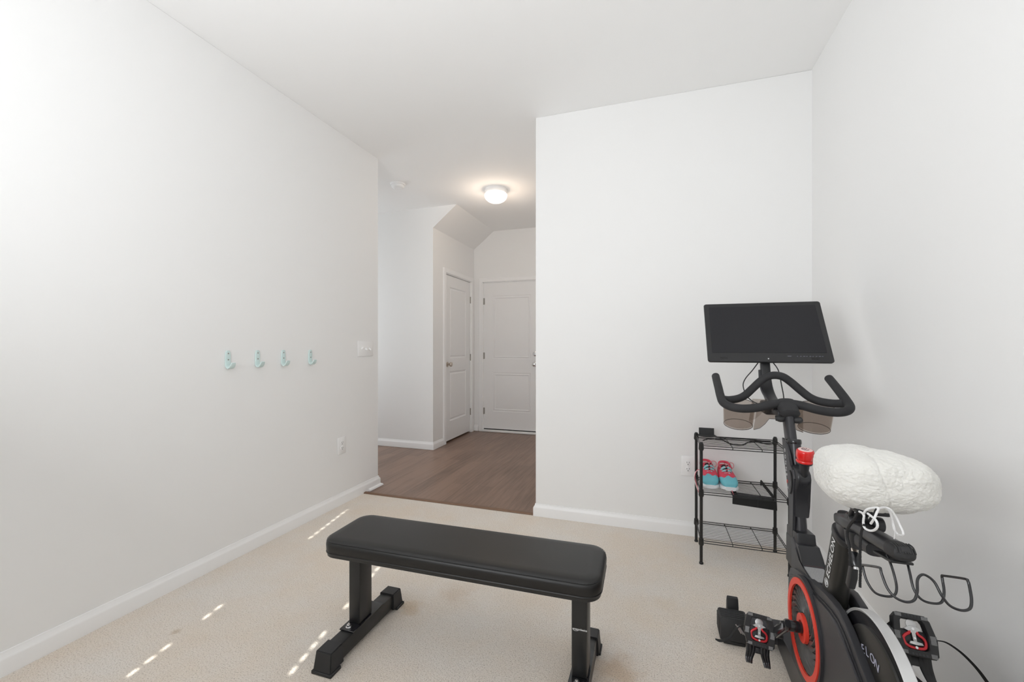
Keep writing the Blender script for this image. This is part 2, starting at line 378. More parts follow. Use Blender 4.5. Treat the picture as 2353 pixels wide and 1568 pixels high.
# closet wall with its sloping bulkhead
b = B()
CY0, CY1, DH = 4.585, 5.345, 2.05
box(b, (XC-.12, YH+.06, 0), (XC-.0005, CY0, H-.01)); box(b, (XC-.01, YH+.004, 0), (XC, CY0, H-.01)); box(b, (XC-.12, CY1, 0), (XC, YF, H-.01)); box(b, (XC-.12, CY0, DH), (XC, CY1, H-.01))
extr(b, [(XC-.002, 2.51), (-2.062, H), (XC-.002, H)], YH+.0005, YF, axis='Y')
struct('wall_closet', b, 'wall', 'white closet wall with the sloping bulkhead under the stairs', 20)
FX0, FX1 = -2.221, -1.40
b = B(); box(b, (XC-.9, YF, 0), (FX0, YF+.12, H)); box(b, (FX1, YF, 0), (XO+.1, YF+.12, H)); box(b, (FX0, YF, DH), (FX1, YF+.12, H))
struct('wall_front', b, 'wall', 'white wall around the front door at the end of the hall')
b = B(); 
for y0, y1 in ((YE-.14, YE),): box(b, (XHL-.1, y0, 0), (XL-.12, y1, H))
box(b, (XHL-.1, YE, 0), (XHL, YH, H)); struct('wall_hall', b, 'wall', 'end of the side passage of the hall, around the corner')
b = B(); box(b, (XC-.8, YH+.12, 0), (XC-.74, YF, H)); struct('wall_closet', b, 'wall', 'inside of the closet behind its door')

# baseboards
BBP = [(0, 0), (.014, 0), (.014, .056), (.0125, .061), (.0115, .063), (.005, .074), (.0035, .083), (0, .084)]
def base(bm, pts, side=1, prof=BBP):
    """baseboard along a floor polyline; the room lies to the given side of it"""
    P = [Vector((x, y, 0)) for x, y in pts]; rows = []
    for i in range(len(P)):
        d0 = (P[i]-P[i-1]).normalized() if i else (P[1]-P[0]).normalized(); d1 = (P[i+1]-P[i]).normalized() if i < len(P)-1 else d0
        n0 = Vector((d0.y, -d0.x, 0))*side; n1 = Vector((d1.y, -d1.x, 0))*side
        n = (n0+n1).normalized(); n /= max(.3, n.dot(n0))
        rows.append([bm.verts.new(P[i]+n*a+Vector((0, 0, z))) for a, z in prof])
    k = len(prof)
    for i in range(len(rows)-1):
        for j in range(k-1): bm.faces.new((rows[i][j], rows[i][j+1], rows[i+1][j+1], rows[i+1][j]))
    for r in (rows[0], rows[-1]): bm.faces.new(r)
b = B(); base(b, [(XL, YW), (XL, YE), (XL-.11, YE)], 1); struct('baseboard_left', b, 'trim', 'white baseboard along the left wall, turning into the hall')
b = B(); base(b, [(XO, YB+.6), (XO, YB), (XR, YB)], 1)
bmesh.ops.translate(b, verts=b.verts, vec=(0, 0, 0)); struct('baseboard_back', b, 'trim', 'white baseboard behind the wire shelf')
b = B(); base(b, [(XR, YB-.014), (XR, YW)], 1); struct('baseboard_right', b, 'trim', 'white baseboard along the right wall behind the bike')
b = B(); base(b, [(XHL, YH), (XC, YH), (XC, CY0-.066)], 1); struct('baseboard_hall', b, 'trim', 'white baseboard around the hall corner')
b = B(); base(b, [(XC, YF-.0), (FX0-.07, YF)], 1); struct('baseboard_front', b, 'trim', 'short white baseboard in the corner beside the front door')
# quarter round on the wood at the left wall's end
b = B(); q = [(0, 0)]+[(.014+.018*math.cos(t), .018*math.sin(t)) for t in [k*PI/12 for k in range(7)]]+[(.0, .018)]
base(b, [(XL, YB+.05), (XL, YE+.0), (XL-.1, YE)], 1, [(.013, 0)]+[(.014+.018*math.cos(k*PI/12), .018*math.sin(k*PI/12)) for k in range(7)])
struct('trim_1', b, 'trim', 'white quarter-round moulding on the wood floor at the left wall end')
b = B(); sweep(b, [(XL+.0, YB+.012, .002), (XO, YB+.012, .002)], (.019, .008), 16); struct('trim_2', b, 'strip', 'brown wood threshold strip between carpet and wood floor')

# window frames, panes and blinds (behind the camera)
for i, (x0, x1) in enumerate(wins):
    b = B()
    for (a0, a1, c0, c1) in ((x0, x0+.045, WZ0, WZ1), (x1-.045, x1, WZ0, WZ1), (x0, x1, WZ0, WZ0+.045), (x0, x1, WZ1-.045, WZ1)):
        box(b, (a0, YW-.115, c0), (a1, YW-.06, c1), .003, 1)
    w = struct('window_%d' % (i+1), b, 'trim', ['white window with a closed blind, behind and left of the camera', 'white window with a closed blind, directly behind the camera'][i])
    b = B(); box(b, (x0-.02, YW-.02, WZ0-.03), (x1+.02, YW+.03, WZ0), .004, 1); obj('window_sill', b, 'trim', w)
    b = B(); box(b, (x0+.045, YW-.09, WZ0+.045), (x1-.045, YW-.086, WZ1-.045)); obj('window_pane', b, 'pane', w)
def blind(x0, x1, cords, label):
    # closed slats; the ladder-cord slots that line up with the sun let a dash of light through
    b = B(); yb = YW-.03; pitch = .0452; z = WZ0+.02; row = 0
    slots = {}
    for c, zs in cords:
        used = set()
        for h in sorted(zs):
            k = round((h-.030-z)/pitch)
            while k in used: k += 1
            used.add(k); slots.setdefault(k, []).append(c)
    while z < WZ1-.05:
        hs = sorted(slots.get(row, [])); row += 1; xs = [x0+.006]
        for c in hs: xs += [c-.008, c+.008]
        xs.append(x1-.006)
        for k in range(0, len(xs), 2): box(b, (xs[k], yb-.002, z), (xs[k+1], yb, z+pitch+.001))
        for c in hs: box(b, (c-.008, yb-.002, z), (c+.008, yb, z+.018))
        z += pitch
    box(b, (x0+.002, yb-.03, WZ1-.06), (x1-.002, yb+.01, WZ1-.002), .003, 1)
    o = obj('window_blind', b, 'blind'); tag(o, label, 'blind', 'window blinds behind the camera')
TE = math.tan(EL)*math.hypot(1, .205)
def hz(ys): return [(y-(YW-.03))*TE for y in ys]
blind(wins[0][0], wins[0][1], [(-1.425, hz([2.500-.0625*i for i in range(8)]+[1.389, 1.323, 1.116, 1.054, .99])),
                               (-.851, hz([1.979, 1.9165, 1.854, 1.57, 1.372, 1.3095, 1.247, 1.1845]))], 'closed white blind in the window behind the camera')

# ------------------------------------------------------------------ doors
def nest(bm, T, loops):
    """loops: list of ((x0,z0,x1,z1), depth); ring faces between consecutive ones, last one filled; T places (x,y,z)"""
    rs = []
    for (x0, z0, x1, z1), d in loops:
        rs.append([bm.verts.new(T @ Vector(p)) for p in ((x0, d, z0), (x1, d, z0), (x1, d, z1), (x0, d, z1))])
    for i in range(len(rs)-1):
        for k in range(4): bm.faces.new((rs[i][k], rs[i][(k+1) % 4], rs[i+1][(k+1) % 4], rs[i+1][k]))
    bm.faces.new(rs[-1])
def panel_door(T, w, h, panels, z0=.012, steps=None):
    """slab in local x 0..w, front face at y=0 (facing -y), with moulded panels"""
    bm = B(); px0 = panels[0][0]; px1 = panels[0][2]
    def quad(x0, zz0, x1, zz1, y=0): bm.faces.new([bm.verts.new(T @ Vector(p)) for p in ((x0, y, zz0), (x1, y, zz0), (x1, y, zz1), (x0, y, zz1))])
    quad(0, z0, px0, h); quad(px1, z0, w, h); zs = [z0]+[v for p in panels for v in (p[1], p[3])]+[h]
    for k in range(0, len(zs), 2): quad(px0, zs[k], px1, zs[k+1])
    for (a, c, d, e) in panels:
        nest(bm, T, [((a+s, c+s, d-s, e-s), dp) for s, dp in steps])
    for q in (((0, 0), (w, 0)),): pass
    bk = [(0, z0), (w, z0), (w, h), (0, h)]
    for i in range(4):
        p, r = bk[i], bk[(i+1) % 4]
        bm.faces.new([bm.verts.new(T @ Vector(v)) for v in ((p[0], 0, p[1]), (r[0], 0, r[1]), (r[0], .038, r[1]), (p[0], .038, p[1]))])
    bm.faces.new([bm.verts.new(T @ Vector((x, .038, z))) for x, z in bk])
    return bm
CAS = [(0, 0), (0, .011), (.006, .016), (.018, .013), (.05, .017), (.057, .013), (.057, 0)]
def casing(T, x0, x1, h):
    """door casing: profile swept around the opening, sticking out to -y"""
    bm = B(); path = [((x0, 0), (-1, 0)), ((x0, h), (-1, 1)), ((x1, h), (1, 1)), ((x1, 0), (1, 0))]; rows = []
    for (x, z), (dx, dz) in path:
        rows.append([bm.verts.new(T @ Vector((x+dx*a, -t, z+dz*a))) for a, t in CAS])
    for i in range(3):
        for j in range(len(CAS)): bm.faces.new((rows[i][j], rows[i][(j+1) % len(CAS)], rows[i+1][(j+1) % len(CAS)], rows[i+1][j]))
    # jambs
    for (a, c, z0, z1) in ((x0-.0, x0+.008, 0, h), (x1-.008, x1, 0, h), (x0, x1, h-.008, h)):
        box(bm, (a, -.001, z0), (c, .10, z1), mx=T)
    return bm
def hinge(T, x, z):
    bm = B(); cyl(bm, T @ Vector((x, -.007, z-.045)), T @ Vector((x, -.007, z+.045)), .0065, n=12)
    box(bm, (x-.004, -.004, z-.044), (x+.016, .0, z+.044), mx=T); return bm
def knob(T, x, z):
    bm = B(); mx = T @ Matrix.Translation((x, 0, z)) @ Matrix.Rotation(PI/2, 4, 'X')
    lathe(bm, [(.001, 0), (.032, 0), (.032, .003), (.027, .008), (.014, .010), (.012, .026), (.020, .034), (.027, .042), (.0285, .052), (.024, .062), (.012, .067), (.001, .068)], mx, 28)
    return bm
# closet door: looks towards +X; local x runs along world -Y so that it reads left to right
TC = Matrix.Translation((XC-.012, 0, 0)) @ Matrix(((0, -1, 0, 0), (1, 0, 0, 0), (0, 0, 1, 0), (0, 0, 0, 1)))
def d_obj(name, loc, label):
    o = bpy.data.objects.new(name, None); COL.objects.link(o); o.location = loc; tag(o, label, None, None, 'structure'); return o
d1 = d_obj('door_1', (XC, (CY0+CY1)/2, 0), 'narrow white two-panel closet door on the left of the hall')
T = Matrix.Translation((0, CY0+.010, 0)) @ TC
cw = CY1-CY0-.020
stp = [(0, 0), (.006, .004), (.012, .009), (.024, .009), (.034, .003)]
obj('door_slab', panel_door(T, cw, 2.038, [(.13, .25, cw-.13, .86), (.13, 1.02, cw-.13, 1.90)], .018, stp), 'door', d1, True, 15)
TW = Matrix.Translation((.012, 0, 0)) @ TC
obj('door_casing', casing(TW, CY0, CY1, DH), 'trim', d1, True, 25)
tag(obj('door_knob', knob(T, .065, .95), 'nickel', d1), 'satin nickel round knob')
for z in (.28, 1.02, 1.80): obj('hinge', hinge(T, cw+.004, z), 'brushed', d1)
# front door
d2 = d_obj('door_2', ((FX0+FX1)/2, YF, 0), 'wide white two-panel front door at the end of the hall')
T = Matrix.Translation((FX0+.006, YF+.012, 0)); fw = FX1-FX0-.012
stp = [(0, 0), (.004, .004), (.016, .004), (.020, -.001), (.030, -.001), (.036, .005), (.056, .002)]
obj('door_slab', panel_door(T, fw, 2.045, [(.135, .28, fw-.135, .81), (.135, 1.00, fw-.135, 1.86)], .04, stp), 'door', d2, True, 15)
obj('door_casing', casing(Matrix.Translation((0, YF, 0)), FX0, FX1, DH), 'trim', d2, True, 25)
b = B(); box(b, (FX0, YF-.03, 0), (FX1, YF+.08, .026), .004, 2); obj('door_threshold', b, 'trim', d2)
b = B(); box(b, (FX0+.01, YF+.014, .026), (FX1-.01, YF+.03, .042)); tag(obj('door_sweep', b, 'rubber', d2), 'black rubber sweep')
for z in (.28, 1.04, 1.79): obj('hinge', hinge(T, .0, z), 'brushed', d2)
tag(obj('door_knob', knob(T, fw-.075, .93), 'chrome', d2), 'chrome lever rose and knob')
b = B(); lathe(b, [(.001, 0), (.031, 0), (.030, .008), (.022, .012), (.020, .022), (.001, .023)], T @ Matrix.Translation((fw-.075, 0, 1.07)) @ Matrix.Rotation(PI/2, 4, 'X'), 28)
box(b, (fw-.079, -.034, 1.055), (fw-.071, -.02, 1.085), .002, 1, mx=T)
tag(obj('deadbolt', b, 'chrome', d2), 'chrome thumb-turn deadbolt')

# ------------------------------------------------------------------ small wall and ceiling fittings
r = thing('ceiling_light', (-1.495, 4.01, H), 'lit round frosted glass ceiling light in the hall', 'ceiling light')
b = B(); mx = Matrix.Translation((-1.495, 4.01, H)) @ Matrix.Rotation(PI, 4, 'X')
lathe(b, [(.001, 0), (.112, 0), (.112, .018), (.104, .030), (.098, .045), (.001, .046)], mx, 40); obj('lamp_base', b, 'trim', r)
b = B(); lathe(b, [(.100, .040), (.111, .048), (.1155, .060), (.113, .076), (.104, .094), (.088, .110), (.064, .123), (.034, .131), (.001, .1335)], mx, 40, cap=False)
obj('lamp_shade', b, 'lampglass', r).visible_shadow = True
r = thing('smoke_detector', (-2.345, 3.573, H), 'round white smoke detector on the hall ceiling', 'smoke detector')
mx = Matrix.Translation((-2.345, 3.573, H)) @ Matrix.Rotation(PI, 4, 'X')
b = B(); lathe(b, [(.001, 0), (.073, 0), (.073, .006), (.066, .014), (.001, .0145)], mx, 36); obj('mounting_plate', b, 'plate', r)
b = B(); lathe(b, [(.001, .014), (.058, .014), (.058, .018), (.062, .020), (.060, .034), (.050, .044), (.03, .047), (.029, .0445), (.001, .0445)], mx, 36); obj('detector_cover', b, 'plate', r)

TLW = Matrix.Translation((XL, 0, 0)) @ Matrix(((0, -1, 0, 0), (1, 0, 0, 0), (0, 0, 1, 0), (0, 0, 0, 1)))  # local x=+Y, -y = into the room
def plate(T, x0, z0, x1, z1):
    bm = B(); box(bm, (x0, -.006, z0), (x1, 0, z1), .0035, 2, mx=T); return bm
r = thing('light_switch', (XL, 2.87, 1.148), 'white plate with three toggle switches near the hall opening', 'light switch')
obj('switch_plate', plate(TLW, 2.776, 1.088, 2.963, 1.210), 'plate', r)
for i, x in enumerate((2.822, 2.8695, 2.917)):
    b = B(); up = i == 0
    sweep(b, [TLW @ Vector((x, -.004, 1.149)), TLW @ Vector((x, -.022, 1.149+(.012 if up else -.012)))], [(.005, .009), (.004, .004)], 10, up=(0, 0, 1)); obj('toggle', b, 'plate', r)
    b = B(); box(b, (x-.006, -.0066, 1.137), (x+.006, -.006, 1.161), mx=TLW); obj('toggle_slot', b, 'plate', r)
def outlet(T, cx, cz, w, h, label):
    r = thing('power_outlet', T @ Vector((cx, 0, cz)), label, 'power outlet')
    obj('outlet_plate', plate(T, cx-w/2, cz-h/2, cx+w/2, cz+h/2), 'plate', r)
    for s in (1, -1):
        z = cz+s*.0195
        b = B(); lathe(b, [(.0168, .005), (.0168, .0078), (.0160, .0082), (.0008, .0082)], T @ Matrix.Translation((cx, 0, z)) @ Matrix.Rotation(PI/2, 4, 'X'), 26, cap=False)
        f = obj('receptacle', b, 'plate', r)
        b = B()
        for dx in (-.0062, .0062): box(b, (cx+dx-.0011, -.0088, z+.0005), (cx+dx+.0011, -.0078, z+.0085), mx=T)
        cyl(b, T @ Vector((cx, -.0078, z-.0075)), T @ Vector((cx, -.0088, z-.0075)), .0027, n=12); obj('slots', b, 'hole', f)
    b = B(); cyl(b, T @ Vector((cx, -.005, cz)), T @ Vector((cx, -.0072, cz)), .003, n=12); obj('plate_screw', b, 'plate', r)
outlet(TLW, 2.5965, .434, .086, .124, 'white double outlet low on the left wall')
TBW = Matrix.Translation((0, YB, 0))
outlet(TBW, .208, .427, .080, .122, 'white double outlet on the wall beside the wire shelf')
# hooks
def make_hook(y):
    labels = ['mint green coat hook on the left wall, nearest to the camera of the four', 'mint green coat hook, second in the row from the camera',
              'mint green coat hook, third in the row from the camera', 'mint green coat hook closest to the light switch']
    root = thing('coat_hook', (XL, y, 1.05), labels[0], 'coat hook', 'mint green hooks on the left wall')
    prof = [(-.004, .094), (-.004, .02), (-.006, .008), (-.014, -.001), (-.025, -.001), (-.034, .006), (-.041, .017), (-.045, .028)]
    path = spline([(XL-p[0], y, 1.05+p[1]) for p in prof], 5)
    n = len(path); rs = []
    for i in range(n):
        t = i/(n-1); w = .0155 if t < .8 else .0155*(1-(t-.8)*1.2)
        if i == 0: w = .009
        elif i == 1: w = .0135
        rs.append((w, .0036))
    b = B(); sweep(b, path, rs, 16, up=(1, 0, 0), e=4); obj('hook_body', b, 'mint', root)
    for z in (.078, .044):
        b = B(); cyl(b, (XL+.006, y, 1.05+z), (XL+.0095, y, 1.05+z), .0042, .003, 12); obj('screw', b, 'brushed', root)
    return root, labels
h0, hl = make_hook(1.706)
def copy_tree(o, parent=None):
    c = o.copy(); COL.objects.link(c)
    if parent: c.parent = parent; c.matrix_parent_inverse = o.matrix_parent_inverse.copy()
    for ch in list(o.children): copy_tree(ch, c)
    return c
for i, y in enumerate((1.706, 1.888, 2.070, 2.290)):
    o = h0 if i == 0 else copy_tree(h0)
    o.location.y = y; o['label'] = hl[i]

# ------------------------------------------------------------------ weight bench
def build_bench():
    r = thing('weight_bench', (-.67, 1.447, 0), 'black padded flat weight bench standing on the carpet', 'weight bench', rz=0)
    def rr(hx, hy, rad, n=8):
        out = []
        for (sx, sy, a0) in ((1, 1, 0), (-1, 1, PI/2), (-1, -1, PI), (1, -1, 3*PI/2)):
            for k in range(n+1):
                a = a0+PI/2*k/n; out.append((sx*(hx-rad)+rad*math.cos(a), sy*(hy-rad)+rad*math.sin(a)))
        return out
    cx, cy = -.683, 1.461; R = Matrix.Translation((cx, cy, 0)) @ Matrix.Rotation(math.radians(1.1), 4, 'Z')
    def pad(levels, dent=False):
        bm = B(); rings = []
        for (z, ins, rad) in levels: rings.append([bm.verts.new(R @ Vector((x, y, z))) for x, y in rr(.528-ins, .139-ins, max(.012, rad-ins))])
        for i in range(len(rings)-1):
            m = len(rings[i])
            for k in range(m): bm.faces.new((rings[i][k], rings[i][(k+1) % m], rings[i+1][(k+1) % m], rings[i+1][k]))
        bm.faces.new(rings[0][::-1]); bm.faces.new(rings[-1]); return bm
    top = .430
    obj('seat_pad', pad([(.378, .010, .06), (.379, .002, .06), (.386, 0, .06), (.405, -.001, .06), (.417, .001, .06), (.4185, .0035, .06), (.4200, .0028, .06), (.426, .008, .06), (.4295, .018, .06), (.431, .040, .07)]), 'vinyl', r, True, 50)
    b = pad([(.3755, .004, .06), (.3755, .0005, .06), (.3785, -.001, .06), (.3815, .0005, .06), (.3815, .004, .06)]); obj('piping', b, 'vinyl', r)
    b = pad([(.364, .014, .06), (.364, .004, .06), (.3755, .003, .06), (.3755, .02, .06)]); obj('seat_board', b, 'blackmetal', r, True, 60)
    # stitches of the seam around the top
    b = B(); loop = rr(.528-.0030, .139-.0030, .057, 8); P = [Vector((x, y, .4222)) for x, y in loop]; P.append(P[0])
    for i in range(len(P)-1):
        d = P[i+1]-P[i]; n = max(1, int(d.length/.006))
        for k in range(n):
            q0 = P[i]+d*(k+.2)/n; q1 = P[i]+d*(k+.75)/n
            sweep(b, [R @ q0, R @ q1], .0008, 4)
    obj('stitching', b, 'rubber', r)
    for xc, side in ((-1.112, -1), (-.228, 1)):
        b = B(); box(b, (xc-.026, 1.392, .079), (xc+.026, 1.470, .352), .006, 2); p = obj('leg', b, 'blackmetal', r)
        b = B(); box(b, (xc-.045, 1.375, .352), (xc+.045, 1.53, .3645), .002, 1); obj('mounting_plate', b, 'blackmetal', r)
        b = B(); box(b, (xc-.0325, 1.347, .073), (xc+.0325, 1.54, .0795), .0015, 1); obj('foot_plate', b, 'blackgloss', r)
        for yy in (1.366,):
            b = B(); cyl(b, (xc-.004, yy, .0795), (xc-.004, yy, .0815), .0115, n=20); cyl(b, (xc-.004, yy, .0815), (xc-.004, yy, .089), .0085, n=6); cyl(b, (xc-.004, yy, .089), (xc-.004, yy, .094), .0045, .0035, n=12)
            obj('bolt', b, 'chrome', r)
        b = B(); box(b, (xc-.030, 1.262, .014), (xc+.030, 1.632, .073), .006, 2); obj('foot_bar', b, 'blackmetal', r)
        for s in (-1, 1):
            y0 = 1.447+s*.158; y1 = 1.447+s*.219
            b = B(); lo = (xc-.034, min(y0, y1), .008); hi = (xc+.034, max(y0, y1), .078)
            v = [Vector(p) for p in ()]
            prof = [(y0, .010), (y1+s*.010, .010), (y1, .076), (y0, .078)]
            A = []
            for x, w in ((xc-.0385, -1), (xc+.0385, 1)):
                A.append([b.verts.new((x if k < 2 else xc+w*.0335, p[0], p[1])) for k, p in enumerate(prof)])
            b.faces.new(A[0]); b.faces.new(A[1][::-1])
            for k in range(4): b.faces.new((A[0][k], A[0][(k+1) % 4], A[1][(k+1) % 4], A[1][k]))
            bmesh.ops.recalc_face_normals(b, faces=b.faces)
            bmesh.ops.bevel(b, geom=list(b.edges), offset=.003, segments=2, affect='EDGES')
            ya, yb = (y1+s*.014, y0+s*.02)
            box(b, (xc-.043, min(ya, yb), 0), (xc+.043, max(ya, yb), .012), .002, 1)
            obj('end_cap', b, 'rubber', r, True, 30)
    mx = frame_mx((-.250, 1.3914, .236), (1, 0, 0), (0, 0, 1))
    tx = text('brand_text', 'amazonbasics', .0088, mx, 'white', r, depth=.0003, bold=.00012)
    b = B(); pth = spline([(-.248, 1.3912, .2345), (-.240, 1.3912, .2325), (-.231, 1.3912, .2345)], 6); sweep(b, pth, .0006, 6); obj('brand_mark', b, 'white', r)
    return r
build_bench()

# ------------------------------------------------------------------ wire shelf
def build_shelf():
    r = thing('wire_shelf', (.455, 2.62, 0), 'small black three-tier wire shelf against the back wall', 'shelf')
    X0, X1, Y0, Y1 = .248, .660, 2.486, 2.760
    tiers = (.125, .386, .634)
    for (x, y) in ((X0, Y0), (X1, Y0), (X0, Y1), (X1, Y1)):
        b = B(); cyl(b, (x, y, .006), (x, y, .648), .0080, n=16)
        for k in range(24): cyl(b, (x, y, .03+k*.0254), (x, y, .0312+k*.0254), .0083, n=16)
        p = obj('post', b, 'blackmetal', r)
        b = B(); cyl(b, (x, y, 0), (x, y, .010), .0105, n=16, bev=.002); obj('levelling_foot', b, 'rubber', p)
        b = B(); cyl(b, (x, y, .648), (x, y, .653), .0092, .007, 16); obj('post_cap', b, 'rubber', p)
        for z in tiers:
            b = B(); sweep(b, [(x, y, z-.026), (x, y, z-.018), (x, y, z+.012)], [.0098, .0135, .0115], 16); obj('collar', b, 'blackmetal', p)
    for z in tiers:
        b = B(); fr = lambda zz: [(X0, Y0, zz), (X1, Y0, zz), (X1, Y1, zz), (X0, Y1, zz)]
        for zz in (z, z-.012):
            c = fr(zz)
            for i in range(4): cyl(b, c[i], c[(i+1) % 4], .0021, n=8)
        for i in range(1, 13): y = Y0+(Y1-Y0)*i/13; cyl(b, (X0, y, z+.002), (X1, y, z+.002), .0011, n=6)
        for f in (.37, .70):
            x = X0+(X1-X0)*f; cyl(b, (x, Y0, z-.001), (x, Y1, z-.001), .0019, n=8); cyl(b, (x, Y0, z), (x, Y0, z-.012), .0019, n=8); cyl(b, (x, Y1, z), (x, Y1, z-.012), .0019, n=8)
        obj('wire_tray', b, 'blackmetal', r)
build_shelf()

def build_shoe(x, y, label, right):
    """trainer with its toe towards the room; (x, y) is the tip of the toe, sole at z"""
    z0 = .3895; r = thing('running_shoe', (x, y+.13, z0), label, 'shoe', 'pair of running shoes on the wire shelf')
    s = -1 if right else 1
    def lut(A, t):
        f = max(0, min(.9999, t))*(len(A)-1); k = int(f); return A[k]+(A[k+1]-A[k])*(f-k)
    def wid(t):  # half width along the length 0 toe .. 1 heel
        if t < .06: return .024+.014*(t/.06)**.5
        return lut([.034, .0415, .0435, .0440, .043, .040, .037, .034, .033, .034, .032, .020], t)
    L = .262; n = 40
    def sect(t, zb, zt, k=1.0, m=20, fl=2.6):
        return [(k*wid(t)*math.copysign(abs(math.cos(a))**(2/fl), math.cos(a)), zb+(zt-zb)*(.5+.5*math.copysign(abs(math.sin(a))**(2/fl), math.sin(a)))) for a in [2*PI*q/m for q in range(m)]]
    def loft(bm, rows, mi=0):
        vs = [[bm.verts.new(p) for p in row] for row in rows]
        for i in range(len(vs)-1):
            m = len(vs[i])
            for k in range(m): bm.faces.new((vs[i][k], vs[i][(k+1) % m], vs[i+1][(k+1) % m], vs[i+1][k])).material_index = mi
        bm.faces.new(vs[0][::-1]).material_index = mi; bm.faces.new(vs[-1]).material_index = mi
        return vs
    ctr = lambda t: x+s*.006*math.sin(t*PI*.9)
    ts = [i/(n-1) for i in range(n)]
    b = B(); loft(b, [[(ctr(t)+px*1.08, y+L*t, z0+pz) for px, pz in sect(t, .004 if t < .1 else 0.0, .024+.008*t, 1, 20, 4)] for t in ts]); sole = obj('sole', b, 'sole', r)
    # upper: height profile
    def up(t): return lut([.036, .062, .070, .076, .082, .088, .090, .084, .076, .080, .088, .080], t) if t > .05 else .040+.012*(t/.05)**.5
    b = B(); loft(b, [[(ctr(t)+px, y+.004+(L-.01)*t, z0+pz) for px, pz in sect(t, .018, up(t), 1, 36, 2.6)] for t in ts])
    o = obj('upper', b, 'shoe_upper', r)
    A_, B_ = o.data.attributes.new('band', 'FLOAT', 'POINT'), o.data.attributes.new('mouth', 'FLOAT', 'POINT')
    for k, v in enumerate(o.data.vertices):
        c = v.co; lat = (c.x-x)/.04; g = (c.z-z0)+.32*(c.y-y)
        wave = .084+.006*math.cos(6.5*lat+.9)-.010*lat*lat
        A_.data[k].value = (wave-g)*100; B_.data[k].value = 100*min(g-wave-.030, (.55-abs(lat))*.03, y+.16-c.y)
    # tongue and opening
    b = B(); loft(b, [[(ctr(t)+px*.62, y+L*t, z0+pz) for px, pz in sect(.6, h0_, h1_, 1, 16, 2.4)] for t, h0_, h1_ in ((.28, .05, .068), (.36, .055, .082), (.45, .06, .096), (.50, .066, .106), (.53, .08, .109))]); obj('tongue', b, 'bcord', r)
    b = B()
    for sd_ in (-1, 1):
        for j in range(3):
            t = .30+.06*j; zz = .070+.013*j; w = .019
            sweep(b, spline([(ctr(t)+sd_*w*1.35, y+L*t+.006, z0+zz-.016), (ctr(t)+sd_*w, y+L*t, z0+zz-.002), (ctr(t)+sd_*w*.25, y+L*t-.002, z0+zz+.006)], 4), (.0055, .0022), 8, up=(0, -1, .6))
    obj('eyestay', b, 'shoeaqua', r)
    b = B()
    for j in range(3):
        t = .31+.06*j; zz = .076+.012*j
        sweep(b, spline([(ctr(t)-.016, y+L*t-.002, z0+zz), (ctr(t), y+L*t-.006, z0+zz+.004), (ctr(t)+.016, y+L*t+.006, z0+zz+.008)], 4), (.0026, .0012), 6, up=(0, -1, .6))
    cx = ctr(.45); cy = y+L*.44; cz = z0+.108
    for (dx, dz, hh) in ((-1, .004, .016), (1, .004, .017)):
        sweep(b, spline([(cx, cy, cz), (cx+dx*.012, cy-.003, cz+hh), (cx+dx*.030, cy-.004, cz+hh+.002), (cx+dx*.038, cy-.004, cz+hh*.3), (cx+dx*.030, cy-.003, cz-.012), (cx+dx*.01, cy, cz-.004)], 6), .0015, 8)
    obj('lace', b, 'lace', r)
    # heel collar
    b = B(); sweep(b, spline([(x-.026, y+.15, z0+.086), (x-.031, y+.2, z0+.080), (x-.024, y+.243, z0+.092), (x, y+.252, z0+.096), (x+.024, y+.243, z0+.092), (x+.031, y+.2, z0+.080), (x+.026, y+.15, z0+.086)], 5), (.005, .008), 10); obj('heel_collar', b, 'shoepink', r)
    return r
sh = build_shoe(.2995, 2.532, 'aqua and coral running shoe beside the shelf post', False)
# loose lace ends
b = B(); sweep(b, spline([(.262, 2.60, .47), (.240, 2.59, .475), (.226, 2.585, .445), (.232, 2.583, .40), (.240, 2.58, .372), (.243, 2.58, .352)], 6), .0018, 8); obj('lace', b, 'lace', sh)
b = B(); sweep(b, spline([(.262, 2.61, .472), (.232, 2.60, .462), (.222, 2.598, .428), (.231, 2.595, .39), (.241, 2.59, .360)], 6), (.0035, .0016), 8); tag(obj('lace', b, 'laceaglet', sh), 'pale lace loop hanging over the shelf side')
sh2 = build_shoe(.397, 2.524, 'aqua and coral running shoe with a lace tip hanging through the wires', True)
b = B(); sweep(b, spline([(.402, 2.524, .398), (.406, 2.512, .386), (.414, 2.506, .370), (.424, 2.503, .350)], 5), .0016, 8); obj('lace', b, 'lace', sh2)
b = B(); cyl(b, (.424, 2.503, .350), (.4275, 2.502, .343), .0017, n=8); obj('lace_tip', b, 'laceaglet', sh2)

